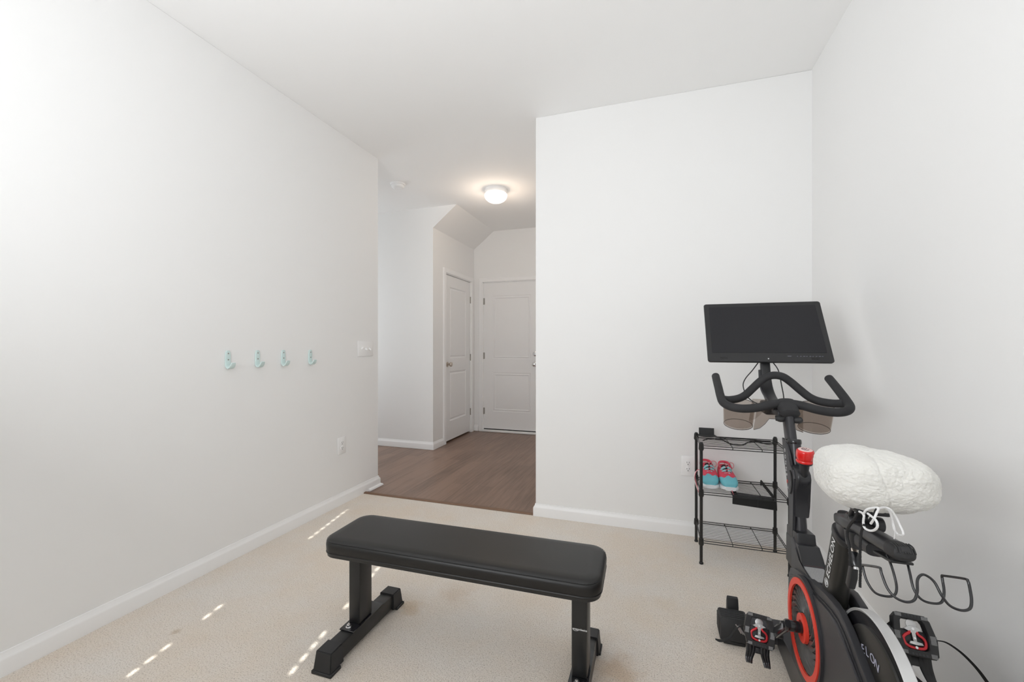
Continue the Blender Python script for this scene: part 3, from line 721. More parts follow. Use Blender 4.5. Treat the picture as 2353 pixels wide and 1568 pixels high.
# phone stand and strap on the top tray, pouch under the middle tray
r = thing('phone_stand', (.300, 2.735, .637), 'small black upright stand at the left end of the top shelf', 'phone stand')
b = B(); box(b, (.262, 2.752, .643), (.345, 2.757, .684), .0015, 1, mx=Matrix.Translation((.3035, 2.75, .64)) @ Matrix.Rotation(math.radians(-6), 4, 'X') @ Matrix.Translation((-.3035, -2.75, -.64))); obj('back_plate', b, 'rubber', r)
b = B(); sweep(b, spline([(.256, 2.737, .6405), (.275, 2.724, .6405), (.303, 2.720, .6405), (.33, 2.724, .6405), (.352, 2.737, .6405)], 5), (.010, .0036), 10); sweep(b, [(.258, 2.748, .6415), (.350, 2.748, .6415)], (.010, .0045), 10); obj('stand_base', b, 'rubber', r)
r = thing('exercise_band', (.45, 2.65, .637), 'twisted black cord strap lying in a wave on the top shelf', 'strap')
b = B(); pts = [(.270, 2.60, .640), (.295, 2.64, .640), (.33, 2.655, .641), (.37, 2.645, .640), (.385, 2.60, .640), (.40, 2.55, .640), (.435, 2.535, .640), (.465, 2.555, .640), (.50, 2.625, .640), (.545, 2.64, .641), (.585, 2.615, .640), (.62, 2.63, .640), (.64, 2.665, .641)]
P = spline(pts, 8); R_ = [(.0038+.0009*math.sin(i*1.3), .0032) for i in range(len(P))]; sweep(b, P, R_, 8); obj('cord', b, 'black fabric', r)
b = B(); sweep(b, spline([(.345, 2.69, .640), (.40, 2.705, .640), (.45, 2.70, .641), (.50, 2.71, .640), (.57, 2.69, .640), (.62, 2.68, .640)], 6), [(.004+.006*math.sin(PI*i/30), .0030) for i in range(31)], 8); obj('flat_strap', b, 'black fabric', r)
b = B(); box(b, (.335, 2.643, .638), (.362, 2.660, .646), .002, 1); obj('buckle', b, 'plasticdark', r)
r = thing('hanging_pouch', (.50, 2.53, .33), 'flat black pouch strapped under the middle shelf', 'pouch')
b = B(); extr(b, [(.402, .333), (.608, .322), (.606, .368), (.403, .374)], 2.500, 2.512, .0018, 'Y'); obj('pouch_body', b, 'black fabric', r)
b = B(); extr(b, [(.402, .373), (.606, .367), (.606, .372), (.402, .379)], 2.500, 2.56, .001, 'Y'); box(b, (.519, 2.4985, .328), (.5205, 2.5005, .370)); obj('seam', b, 'rubber', r)
for x in (.418, .590):
    b = B(); pth = [(x, 2.506, .372)] + ([(x, 2.506, .392)] if x > .5 else [])
    for k in range(24): pth.append((x, 2.51+k*.0108, (.3915 if x > .5 else .3800)+.0022*math.sin(k*2.9)))
    pth += [(x, 2.766, .390), (x, 2.768, .368)]
    sweep(b, pth, (.0115, .0014), 8, up=(0, 0, 1), e=5); obj('strap', b, 'black fabric', r)

# ------------------------------------------------------------------ exercise bike
XM = .484
bike = thing('exercise_bike', (XM, 1.40, 0), 'black indoor cycle with red ringed flywheel cover and screen, by the right wall', 'exercise bike')
def part(name, bm, m, parent=None, label=None, ang=38, smooth=True):
    o = obj(name, bm, m, parent or bike, smooth, ang)
    if label: o['label'] = label
    return o
# stabilisers
def stabiliser(y, vis):
    b = B(); box(b, (XM-.185, y-.036, .028), (XM+.185, y+.036, .092), .010, 3); st = part('stabilizer', b, 'plastic')
    for s in (-1, 1):
        b = B(); xa, xb = XM+s*.130, XM+s*.232
        prof = [(y-.050, .022), (y-.050, .070), (y-.034, .098), (y+.034, .098), (y+.050, .070), (y+.050, .022), (y+.036, .012), (y-.036, .012)]
        extr(b, prof, min(xa, xb), max(xa, xb), .006)
        for k in range(6):
            yy = y-.030+k*.012
            box(b, (min(xa, xb)+.006, yy-.0032, .097), (max(xa, xb)-.008, yy+.0032, .1000), .001, 1)
            xe = max(xa, xb) if s > 0 else min(xa, xb)
            box(b, (xe-.0022, yy-.0032, .030), (xe+.0022, yy+.0032, .088), .001, 1)
        cap = part('end_cap', b, 'rubber', st)
        b = B(); box(b, (min(xa, xb)+.012, y-.040, 0), (max(xa, xb)-.012, y+.040, .014), .004, 2); part('foot_pad', b, 'rubber', st)
        if vis:
            b = B(); cxw = XM+s*.172
            extr(b, [(y+.046, .060), (y+.046, .100), (y+.056, .132), (y+.068, .135), (y+.080, .112), (y+.086, .060)], cxw-.021, cxw+.021, .004)
            w = part('wheel_bracket', b, 'rubber', st)
            b = B(); cyl(b, (cxw-.016, y+.082, .045), (cxw+.016, y+.082, .045), .030, n=28, bev=.003); part('transport_wheel', b, 'plasticdark', w)
stabiliser(1.885, True); stabiliser(.62, False)
b = B(); extr(b, [(1.868, .020), (1.868, .094), (1.70, .105), (.66, .095), (.66, .024), (1.66, .012)], XM-.032, XM+.032, .006); part('base_beam', b, 'tube')
# housing, from the head joint down to the wheel
b = B()
extr(b, [(1.693, .10), (1.693, .512), (1.680, .517), (1.640, .500), (1.612, .463), (1.545, .462), (1.470, .460), (1.405, .456), (1.365, .455), (1.372, .33), (1.36, .16), (1.30, .09)], XM-.032, XM+.030, .008)
part('frame_housing', b, 'plastic')
b = B()   # stepped joint around the head tube
extr(b, [(1.772, .40), (1.766, .528), (1.655, .540), (1.640, .498), (1.650, .40)], XM-.026, XM+.030, .006)
extr(b, [(1.764, .40), (1.762, .50), (1.625, .512), (1.600, .48), (1.560, .458), (1.53, .40)], XM-.029, XM+.033, .006); part('head_joint', b, 'plasticdark')
b = B(); extr(b, [(1.578, .4630), (1.578, .4665), (1.488, .4640), (1.488, .4610)], XM-.027, XM+.026); part('sticker', b, 'sticker', None, 'speckled grey sticker in front of the seat post')
b = B(); extr(b, [(1.586, .4640), (1.586, .4690), (1.579, .4685), (1.579, .4640)], XM-.027, XM+.026); part('sticker_edge', b, 'red', None, 'thin red edge line')
# left cover: crank circle + wheel circle, stepped
edge = [(1.6935, .300), (1.692, .385), (1.676, .412), (1.635, .430), (1.552, .453), (1.466, .4727), (1.366, .4917), (1.320, .4968), (1.279, .4968), (1.235, .486), (1.193, .4634), (1.125, .430), (1.06, .39),
        (1.025, .34), (1.02, .27), (1.06, .19), (1.15, .14), (1.30, .125), (1.46, .125), (1.58, .145), (1.655, .19), (1.685, .24)]
def inset(P, d):
    n = len(P); out = []
    for i in range(n):
        a, c, e_ = Vector(P[i-1]), Vector(P[i]), Vector(P[(i+1) % n]); t = (e_-a).normalized(); nrm = Vector((-t.y, t.x))
        out.append(tuple(c+nrm*d))
    return out
b = B(); extr(b, edge, XM-.0385, XM-.021, .003, seg=3); cov = part('side_cover', b, 'plastic')
b = B(); extr(b, inset(edge, .021), XM-.0425, XM-.036, .003); part('cover_step', b, 'plasticdark', cov)
b = B(); extr(b, inset(edge, .027), XM-.0470, XM-.036, .003, seg=3); part('cover_panel', b, 'plastic', cov)
RC = Vector((XM-.054, 1.495, .315))
b = B(); ring_flat(b, (XM, RC.y, RC.z), .128, .146, -.0535, -.041); part('cover_lip', b, 'plastic', cov)
b = B(); ring_flat(b, (XM, RC.y, RC.z), .1185, .1370, -.0570, -.044); part('outer_ring', b, 'red', cov, 'bright red ring around the crank fan')
# recessed fan: dish and spiral blades
b = B(); mxr = Matrix.Translation((XM+.0145, RC.y, RC.z)) @ Matrix.Rotation(-PI/2, 4, 'Y')     # local z = towards -X
lathe(b, [(.1195, .068), (.117, .0622), (.05, .0620), (.036, .064), (.001, .064)], mxr, 60, cap=False); part('fan_dish', b, 'hole', cov)
b = B(); NB = 24
for i in range(NB):
    a0 = 2*PI*i/NB; rows = []
    for k in range(11):
        t = k/10; rad = .043+.0745*t; a = a0+.80*t**1.2
        wd = .0075+.0125*t; hgt = .0634+.0062*math.sin(PI*min(1, .05+t*.85))
        tv = Vector((-math.sin(a), math.cos(a), 0)); rv = Vector((math.cos(a), math.sin(a), 0))
        c0 = rv*rad
        rows.append([mxr @ (c0-tv*wd*.5+Vector((0, 0, .0624))), mxr @ (c0-tv*wd*.36+Vector((0, 0, hgt))), mxr @ (c0+tv*wd*.1+Vector((0, 0, hgt-.0012))), mxr @ (c0+tv*wd*.75+Vector((0, 0, .0624)))])
    vs = [[b.verts.new(p) for p in row] for row in rows]
    for j in range(10):
        for k in range(3): b.faces.new((vs[j][k], vs[j][k+1], vs[j+1][k+1], vs[j+1][k]))
part('fan_blades', b, 'fan', cov, None, 30)
b = B(); lathe(b, [(.021, .064), (.021, .0730), (.0385, .0738), (.0400, .0728), (.0405, .062)], mxr, 48, cap=False); part('inner_ring', b, 'red', cov, 'bright red ring around the crank axle')
# right cover
b = B(); extr(b, [(1.68, .16), (1.68, .44), (1.60, .465), (1.45, .478), (1.415, .486), (1.358, .478), (1.315, .425), (1.30, .35), (1.20, .30), (1.10, .32), (1.05, .28), (1.10, .18), (1.25, .12), (1.5, .12)], XM+.036, XM+.056, .004); part('side_cover', b, 'plastic', None, 'charcoal cover on the wall side')
# flywheel
FC = Vector((0, 1.150, .366)); FR = .190
mxf = Matrix.Translation((XM, FC.y, FC.z)) @ Matrix.Rotation(-PI/2, 4, 'Y')
b = B(); lathe(b, [(FR-.006, .016), (FR-.0015, .0185), (FR, .017), (FR, -.004), (FR-.002, -.006), (FR-.006, -.004)], mxf, 96, cap=False); fl = part('flywheel', b, 'silver', None, 'flywheel with a broad silver band')
b = B(); lathe(b, [(FR-.0045, .0160), (FR-.012, .0135), (.150, .0125)], mxf, 96, cap=False); part('wheel_face', b, 'blackgloss', fl, 'glossy black outer face')
b = B(); lathe(b, [(.158, .012), (.156, .0165), (.148, .0185), (.08, .0215), (.03, .022), (.001, .022)], mxf, 96, cap=False); part('wheel_disc', b, 'seattube', fl, 'matt inner disc')
b = B(); lathe(b, [(FR-.006, -.004), (.02, -.004), (.001, -.004)], mxf, 64, cap=False); part('wheel_back', b, 'plasticdark', fl)
word = 'ECHELON'
for i, ch in enumerate(word):
    # letters follow an arc about the wheel centre, upright at the top, read from the left side of the bike
    a = math.radians(11-(6-i)*11.0)   # measured from up towards the rear (-Y)
    rad = .098
    up_ = Vector((0, -math.sin(a), math.cos(a))); rt = Vector((0, -math.cos(a), -math.sin(a)))
    o_ = Vector((XM-.0212, FC.y, FC.z))+up_*rad-rt*.008
    text('letter', ch, .027, frame_mx(o_, rt, up_), 'greyprint', fl, depth=.0003)
b = B(); cyl(b, (XM-.030, FC.y, FC.z), (XM+.034, FC.y, FC.z), .02, n=24); part('wheel_axle', b, 'steel')
# seat tube
axis = lambda a, c, t: Vector(a).lerp(Vector(c), t)
SB, ST = (XM, 1.424, .435), (XM, 1.346, .672)
def oval(bm, a, c, r0, r1, e=2.6, n=32, steps=1, up=(0, 1, 0)):
    sweep(bm, [axis(a, c, i/steps) for i in range(steps+1)], [(r0[0]+(r1[0]-r0[0])*i/steps, r0[1]+(r1[1]-r0[1])*i/steps) for i in range(steps+1)], n, up=up, e=e)
b = B(); oval(b, SB, ST, (.0255, .045), (.0225, .038)); stube = part('seat_tube', b, 'seattube')
b = B(); a_ = axis(SB, ST, .955); c_ = axis(SB, ST, 1.0)
sweep(b, [axis(SB, ST, .93), axis(SB, ST, .95), axis(SB, ST, .99), axis(SB, ST, 1.004)], [(.0228, .0402), (.0242, .0416), (.0242, .0416), (.0228, .0402)], 32, up=(0, 1, 0), e=2.6); part('tube_collar', b, 'plasticdark', stube)
dr = (Vector(ST)-Vector(SB)).normalized()
b_o = axis(SB, ST, .30)+Vector((-.0262, -.006, 0))
td = dr; tu = Vector((0, dr.z, -dr.y))          # text runs up the tube; its top faces the front
o_ = axis(SB, ST, .385)+Vector((-.0250, -.013, 0))
m_ = frame_mx(o_, td+Vector((.008, 0, 0)), tu)
text('brand_text', 'ECHELON', .0275, m_, 'white', stube, spacing=1.06, depth=.0002, bold=.0002)
cc = axis(SB, ST, .315)+Vector((-.0255, -.003, 0))
b = B(); sweep(b, [cc+td*(.0115*math.cos(q))+tu*(.0115*math.sin(q)) for q in [2*PI*k/32 for k in range(32)]], .0007, 6, closed=True)
sweep(b, [cc+td*((.003+.0045*k/24)*math.cos(4.4*k/24*2-.8))+tu*((.003+.0045*k/24)*math.sin(4.4*k/24*2-.8)) for k in range(25)], .0007, 6); part('brand_mark', b, 'white', stube)
# seat post, its head and the slider
b = B(); oval(b, axis(SB, ST, .8), (XM, 1.330, .715), (.0185, .030), (.0185, .034)); part('seat_post', b, 'tube')
sl_f, sl_r = Vector((XM, 1.362, .7065)), Vector((XM, 1.078, .7440))
sdir = (sl_r-sl_f).normalized(); sup = Vector((0, -sdir.z, sdir.y)); sup = sup if sup.z > 0 else -sup
b = B(); sweep(b, [sl_f+sup*.002, sl_f+sdir*.010, sl_f+sdir*.075, sl_f+sdir*.115], [(.018, .009), (.0235, .014), (.0235, .017), (.019, .015)], 28, up=sup, e=4); sd_head = part('slider_head', b, 'tube')
b = B(); sweep(b, [sl_f+sdir*.09, sl_f+sdir*.280], [(.0210, .0160), (.0210, .0160)], 28, up=sup, e=2.4); slider = part('seat_slider', b, 'tube')
b = B(); 
sweep(b, [sl_f+sdir*.266, sl_f+sdir*.286, sl_f+sdir*.300, sl_f+sdir*.306], [(.0216, .0166), (.0216, .0166), (.0185, .0140), (.010, .007)], 28, up=sup, e=2.6)
for k in range(8):
    xx = XM-.0150+k*.0043
    sweep(b, spline([Vector((xx, 0, 0))+Vector((0, 1, 1))*(sl_f+sdir*.282)+sup*.0162, Vector((xx, 0, 0))+Vector((0, 1, 1))*(sl_f+sdir*.298)+sup*.0136, Vector((xx, 0, 0))+Vector((0, 1, 1))*(sl_f+sdir*.3065)+sup*.003], 5), (.0015, .0014), 6)
part('slider_end_cap', b, 'rubber', slider)
# clamp ring, saddle clamp and adjusting knob
b = B(); cl = sl_f+sdir*.100-sup*.016
sweep(b, [cl+sup*.006, cl-sup*.030], [(.028, .036), (.026, .033)], 28, up=(0, 1, 0), e=3); sweep(b, [cl+sdir*.03-sup*.008, cl+sdir*.085-sup*.012], [(.024, .018), (.022, .014)], 24, up=sup, e=3)
part('slider_clamp', b, 'plasticdark')
b = B(); q0 = sl_f+sdir*.085+sup*.010; lathe(b, [(.001, -.020), (.018, -.020), (.021, -.016), (.021, .016), (.018, .020), (.001, .020)], Matrix.Translation(q0) @ Matrix.Rotation(PI/2, 4, 'Y'), 32); part('saddle_clamp', b, 'plasticdark')
b = B(); q1 = Vector((XM, 1.245, .738)); cyl(b, q1+Vector((.016, 0, 0)), q1+Vector((.040, 0, 0)), .017, n=28, bev=.004); part('clamp_knob', b, 'plasticdark')
b = B(); sweep(b, [(XM-.016, 1.28, .735), (XM-.016, 1.25, .775)], .005, 10); sweep(b, [(XM+.016, 1.28, .735), (XM+.016, 1.25, .775)], .005, 10)
box(b, (XM-.034, 1.19, .774), (XM+.034, 1.29, .790), .006, 2); part('saddle_base', b, 'plasticdark')
# pop pin: chrome neck, black knob, lever
pk = Vector((XM-.012, 1.272, .676))
b = B(); cyl(b, pk, pk+Vector((-.002, -.012, -.018)), .0098, n=20); pin = part('adjuster_neck', b, 'nickel')
b = B(); cyl(b, pk+Vector((-.002, -.012, -.018)), pk+Vector((-.004, -.030, -.046)), .0108, .0095, 20, bev=.002); part('adjuster_knob', b, 'blackgloss', pin)
b = B(); cyl(b, pk+Vector((-.004, -.030, -.046)), pk+Vector((-.0045, -.033, -.051)), .005, n=14); part('adjuster_screw', b, 'chrome', pin)
b = B(); cyl(b, pk+Vector((.014, .012, .0)), pk+Vector((-.006, .020, -.004)), .014, .010, 20, bev=.002); part('tube_boss', b, 'tube')
b = B(); sweep(b, [pk+Vector((-.003, -.016, -.048)), pk+Vector((-.003, -.010, -.078)), pk+Vector((-.003, .002, -.108))], [(.0075, .010), (.009, .011), (.0085, .010)], 14, up=(0, 1, 0), e=4); part('lever', b, 'plasticdark')
# dumbbell rack of bent wire
b = B(); br_c = Vector((XM, 1.09, .712))
near = lambda x, z, y=1.0: (XM+x, y, z)
def half(s):
    return [(XM+s*.0155, 1.098, .726), (XM+s*.0155, 1.092, .722), (XM+s*.014, 1.078, .704), (XM+s*.014, 1.064, .678), (XM+s*.022, 1.055, .664), (XM+s*.038, 1.053, .6605), (XM+s*.054, 1.056, .664), (XM+s*.063, 1.066, .680), (XM+s*.0655, 1.076, .700), (XM+s*.0655, 1.077, .7065),
            (XM+s*.0655, 1.070, .7105), (XM+s*.0655, 1.012, .7345), (XM+s*.0655, 1.004, .7345), (XM+s*.0655, 1.000, .728), (XM+s*.062, .988, .708), (XM+s*.054, .978, .697), (XM+s*.040, .974, .6935), (XM+s*.026, .978, .697), (XM+s*.018, .985, .710), (XM+s*.012, .996, .729)]
wire = half(-1)+[(XM, 1.002, .7365)]+half(1)[::-1]
sweep(b, spline(wire, 5), .0023, 10, up=(1, 0, 0)); rackp = part('dumbbell_rack', b, 'blackgloss', None, 'bent black wire rack under the seat slider')
b = B(); box(b, (XM-.020, 1.075, .716), (XM+.020, 1.150, .7215), .0015, 1, mx=Matrix.Translation((0, 1.1, .72)) @ Matrix.Rotation(-.17, 4, 'X') @ Matrix.Translation((0, -1.1, -.72))); part('rack_bracket', b, 'blackmetal', rackp)

# head tube, post and knob
HB, HT = Vector((XM, 1.698, .44)), Vector((XM, 1.795, .822))
b = B(); sweep(b, [HB, HB.lerp(HT, .27), HB.lerp(HT, .5), HB.lerp(HT, .8), HT], [(.0215, .038), (.0215, .040), (.0215, .040), (.0215, .042), (.0225, .045)], 36, up=(0, 1, 0), e=2.5); ht = part('head_tube', b, 'tube')
b = B(); sweep(b, [HB.lerp(HT, .965), HB.lerp(HT, .975), HB.lerp(HT, .998), HB.lerp(HT, 1.008)], [(.0235, .046), (.0250, .0475), (.0250, .0475), (.0235, .046)], 36, up=(0, 1, 0), e=2.5); part('tube_collar', b, 'blackgloss', ht)
hd = (HT-HB).normalized(); hn = Vector((0, hd.z, -hd.y))
b = B()    # flat side plate with the wordmark, running down the front half
extr(b, [(1.694, .470), (1.737, .474), (1.733, .603), (1.741, .636), (1.765, .697), (1.789, .746), (1.811, .797), (1.822, .826), (1.775, .822), (1.736, .779), (1.722, .748), (1.690, .742), (1.676, .715), (1.690, .650)], XM-.0265, XM-.018, .003)
part('side_plate', b, 'plastic', ht)
o_ = Vector((XM-.0272, 1.8180, .795)); 
wx = Vector((0, -.135, -1)).normalized(); wy = Vector((0, 1, 0))   # reads downwards; letter tops face the rear/front
m_ = frame_mx(o_, wx, Vector((0, 1, 0)))
# the seven letters, one of them red
for i, ch in enumerate('CONNECT'):
    p_ = Vector((XM-.0270, 1.7910-.0062*i, .793-.0208*i))
    text('letter', ch, .0195, frame_mx(p_, Vector((0, -.28, -1)), Vector((0, -1, .28))), 'red' if i == 5 else 'greyprint2', ht, depth=.0003)
PB, PT = HB.lerp(HT, .8), Vector((XM, 1.858, .925))
b = B(); sweep(b, [PB, PT], [(.0165, .031), (.0165, .031)], 30, up=(0, 1, 0), e=2.8); part('handlebar_post', b, 'tube')
# resistance knob
KA, KB_ = Vector((XM+.001, 1.674, .722)), Vector((XM+.001, 1.656, .834))
kd = (KB_-KA).normalized(); mk = frame_mx(KA, Vector((1, 0, 0)), Vector((0, 1, 0)).cross(Vector((1, 0, 0))).cross(kd) if False else kd.cross(Vector((1, 0, 0))))
b = B(); lathe(b, [(.001, 0), (.0095, 0), (.0120, .012), (.0145, .045), (.0165, .05), (.001, .051)], mk, 28); kn = part('resistance_knob', b, 'plasticdark', None, 'red capped resistance knob')
b = B(); lathe(b, [(.012, .046), (.0215, .050), (.0235, .054), (.0235, .056)], mk, 36, cap=False); part('knob_skirt', b, 'plasticdark', kn)
b = B(); lathe(b, [(.0235, .056), (.0250, .058), (.0252, .062), (.0240, .064), (.0235, .065)], mk, 40, cap=False); part('knob_ring', b, 'redgloss', kn)
b = B(); rows = []
for (rad, h) in [(.0225, .0645), (.0245, .068), (.0262, .076), (.0264, .086), (.0255, .094), (.0235, .0985), (.0208, .1000)]:
    rows.append([b.verts.new(mk @ Vector(((rad-.0008*(1+math.cos(8*2*PI*k/64)) if .066 < h < .094 else rad)*math.cos(2*PI*k/64), (rad-.0008*(1+math.cos(8*2*PI*k/64)) if .066 < h < .094 else rad)*math.sin(2*PI*k/64), h))) for k in range(64)])
for i in range(len(rows)-1):
    for k in range(64): b.faces.new((rows[i][k], rows[i][(k+1) % 64], rows[i+1][(k+1) % 64], rows[i+1][k]))
part('knob_cap', b, 'redgloss', kn, 'glossy red cap')
b = B(); lathe(b, [(.0208, .0999), (.016, .1012), (.001, .1014)], mk, 40, cap=False); part('knob_disc', b, 'pink', kn, 'pale pink disc')
b = B(); sweep(b, spline([mk @ Vector((-.0005, -.003, .1018)), mk @ Vector((-.002, .0045, .1018)), mk @ Vector((-.008, .0055, .1018)), mk @ Vector((-.0105, -.001, .1018)), mk @ Vector((-.004, -.0085, .1018)), mk @ Vector((.005, -.0085, .1018)), mk @ Vector((.0095, -.003, .1018))], 6), .0009, 6)
sweep(b, [mk @ Vector((.003, .006, .1018)), mk @ Vector((.006, .0045, .1018))], .0009, 6); part('knob_mark', b, 'plasticdark', kn)
# brake/computer housing behind the tube
def loftX(bm, rows):
    vs = [[bm.verts.new(p) for p in row] for row in rows]
    for i in range(len(vs)-1):
        m = len(vs[i])
        for k in range(m): bm.faces.new((vs[i][k], vs[i][(k+1) % m], vs[i+1][(k+1) % m], vs[i+1][k]))
    bm.faces.new(vs[0][::-1]); bm.faces.new(vs[-1])
b = B(); extr(b, [(1.752, .586), (1.752, .735), (1.725, .752), (1.703, .750), (1.682, .745), (1.667, .736), (1.661, .718), (1.665, .700), (1.673, .683), (1.684, .652), (1.688, .622), (1.684, .583), (1.70, .579)], XM-.0215, XM+.0215, .007, seg=4); rh = part('resistance_housing', b, 'housing', None, None, 60)
b = B(); lathe(b, [(.0145, -.0012), (.0145, .0012), (.0128, .0012), (.0128, -.0012)], frame_mx((XM, 1.6625, .712), Vector((1, 0, 0)), Vector((0, -.10, -1))), 32, cap=False); part('housing_scoop', b, 'plastic', rh)
b = B(); lathe(b, [(.001, 0), (.030, 0), (.030, .003), (.027, .005), (.001, .005)], Matrix.Translation((XM-.0240, 1.715, .690)) @ Matrix.Rotation(-PI/2, 4, 'Y') @ Matrix.Diagonal((1.35, .8, 1, 1)), 36); part('pivot_cover', b, 'plastic')
b = B(); sweep(b, spline([(XM-.0290, 1.712, .733), (XM-.0290, 1.698, .720), (XM-.0290, 1.692, .695), (XM-.0290, 1.698, .668), (XM-.0290, 1.708, .655)], 6), .0022, 8); part('pivot_groove', b, 'hole')

# handlebar
RH = .0162
def mir(pts): return [(2*XM-x, y, z) for x, y, z in pts]
outerL = [(XM, 1.872, .948), (XM-.045, 1.866, .944), (XM-.10, 1.855, .930), (XM-.150, 1.853, .924), (XM-.190, 1.866, .928), (XM-.213, 1.898, .940), (XM-.217, 1.945, .962), (XM-.2165, 2.00, .988), (XM-.216, 2.05, .994+.016), (XM-.215, 2.100, 1.032)]
archL = [(XM, 2.022, 1.046), (XM-.028, 2.022, 1.040), (XM-.055, 2.020, 1.020), (XM-.085, 2.012, .990), (XM-.115, 2.000, .962), (XM-.145, 1.985, .948), (XM-.185, 1.960, .944), (XM-.214, 1.938, .950)]
b = B()
P = spline(mir(outerL)[::-1]+outerL[1:], 8); sweep(b, P, RH, 20)
hb = part('handlebar', b, 'foam', None, 'grey-black foam covered handlebar with two raised ends')
b = B(); sweep(b, spline(mir(archL)[::-1]+archL[1:], 8), RH*.97, 20); part('aero_arch', b, 'foam', hb)
for s in (-1, 1):
    b = B(); e0 = Vector((XM+s*.215, 2.100, 1.032)); dd = Vector((0, .05, .022)).normalized(); sweep(b, [e0-dd*.001, e0+dd*.0022, e0+dd*.003], [RH*.99, RH*.99, RH*.94], 20); part('bar_end_plug', b, 'rubber', hb)
b = B(); sweep(b, spline([(XM, 1.882, .955), (XM, 1.862, .938), (XM, 1.832, .925), (XM, 1.812, .915)], 5), [(.030, .018)]*5+[(.033, .020)]*5+[(.031, .017)]*5+[(.024, .011)], 26, up=(0, 0, 1), e=2.5); part('stem_pad', b, 'foam', hb)
b = B(); sweep(b, [(XM-.040, 1.850, .893), (XM+.0, 1.838, .899), (XM+.0385, 1.834, .893)], [(.016, .010), (.012, .009), (.016, .010)], 18, e=2.3)
for s, y in ((-1, 1.842), (1, 1.826)):
    bmesh.ops.create_uvsphere(b, u_segments=20, v_segments=12, radius=1, matrix=Matrix.Translation((XM+s*.025, y, .893)) @ Matrix.Diagonal((.018, .015, .0125, 1)))
part('elbow_rest', b, 'rubber', hb)
b = B(); cyl(b, (XM, 1.858, .905), (XM, 1.872, .94), .022, n=24); part('stem', b, 'plasticdark', hb)
# screen arm: curved post
b = B(); sweep(b, spline([(XM-.004, 1.93, .915), (XM-.004, 2.05, .935), (XM-.004, 2.125, .975), (XM-.004, 2.160, 1.03), (XM-.004, 2.175, 1.09), (XM-.004, 2.20, 1.17), (XM-.004, 2.245, 1.225)], 6), [(.024-.0002*i, .012) for i in range(37)], 24, up=(0, -1, .3), e=4); arm = part('screen_arm', b, 'plasticdark')
b = B(); sweep(b, spline([(XM-.026, 2.165, 1.06), (XM-.027, 2.145, 1.00), (XM-.026, 2.11, .968), (XM-.018, 2.05, .940), (XM-.010, 1.98, .925)], 6), .0065, 10); part('side_rail', b, 'tube', arm)
b = B(); box(b, (XM-.045, 1.985, .885), (XM+.045, 2.085, .935), .008, 3); box(b, (XM-.028, 1.87, .895), (XM+.028, 2.0, .915), .005, 2); part('tray_mount', b, 'plastic', arm)
b = B(); sweep(b, [(XM-.022, 2.118, .962), (XM+.020, 2.118, .962)], .0016, 8); part('trim_line', b, 'steel', arm)
# screen
s0, s1 = Vector((0, 2.121, 1.098)), Vector((0, 2.297, 1.3745)); su = (s1-s0).normalized(); sn = Vector((0, -su.z, su.y))      # sn faces the rider
if sn.y > 0: sn = -sn
TS = Matrix(((1, 0, 0, XM), (0, su.y, sn.y, s0.y), (0, su.z, sn.z, s0.z), (0, 0, 0, 1)))   # local x, y up the screen, z towards the rider
Hs = (s1-s0).length; hw = .2445
def rrect(hx, y0, y1, rad, n=5):
    out = []
    for (cx, cy, a0) in ((hx-rad, y1-rad, 0), (-hx+rad, y1-rad, PI/2), (-hx+rad, y0+rad, PI), (hx-rad, y0+rad, 3*PI/2)):
        for k in range(n+1): a = a0+PI/2*k/n; out.append((cx+rad*math.cos(a), cy+rad*math.sin(a)))
    return out
b = B(); rows = [[b.verts.new(TS @ Vector((x, y, z))) for x, y in rrect(hw-i_, i_, Hs-i_, .011)] for z, i_ in ((-.022, .02), (-.020, .008), (-.012, .0015), (-.003, 0), (0, .0012))]
for i in range(4):
    m = len(rows[0])
    for k in range(m): b.faces.new((rows[i][k], rows[i][(k+1) % m], rows[i+1][(k+1) % m], rows[i+1][k]))
b.faces.new(rows[0][::-1]); b.faces.new(rows[-1])
scr = part('screen', b, 'bezel', None, 'wide dark touch screen')
b = B(); box(b, (-hw+.021, .047, .0000), (hw-.021, Hs-.020, .0012), .0004, 1, mx=TS); part('display', b, 'screen', scr)
b = B(); box(b, (-hw+.006, .042, -.0003), (hw-.006, Hs-.006, .0004), mx=TS); b.free()
for sx in (-1, 1):
    b = B()
    for rr0 in range(3):
        for k in range(6):
            cx = sx*.177+(k-2.5)*.0050; cy = .014+rr0*.0042; sl = .0016*(1 if (k+rr0) % 2 else -1)
            pa = TS @ Vector((cx-.0019, cy-sl, .0003)); pb = TS @ Vector((cx+.0019, cy+sl, .0003)); sweep(b, [pa, pb], .0008, 6)
    part('speaker_grille', b, 'hole', scr)
b = B(); cyl(b, TS @ Vector((.0, .0165, -.0002)), TS @ Vector((.0, .0165, .0007)), .0026, n=16); part('status_light', b, 'white', scr, 'small white button')
b = B(); cyl(b, TS @ Vector((0, Hs-.008, -.0002)), TS @ Vector((0, Hs-.008, .0005)), .0022, n=16); part('camera_lens', b, 'hole', scr)
b = B()
for k in range(9): box(b, (.110+k*.0115, .0295, 0), (.110+k*.0115+(.004+(k*37 % 5)*.001), .0303, .0004), mx=TS)
box(b, (.075, .030, 0), (.089, .0308, .0004), mx=TS); part('button_marks', b, 'greyprint', scr)
b = B(); sweep(b, spline([(XM-.035, 2.15, 1.095), (XM-.065, 2.12, 1.06), (XM-.100, 2.08, 1.025), (XM-.112, 2.06, .995), (XM-.102, 2.04, .955), (XM-.075, 2.03, .93), (XM-.03, 2.03, .915)], 8), .0022, 8); part('cable', b, 'plasticdark')
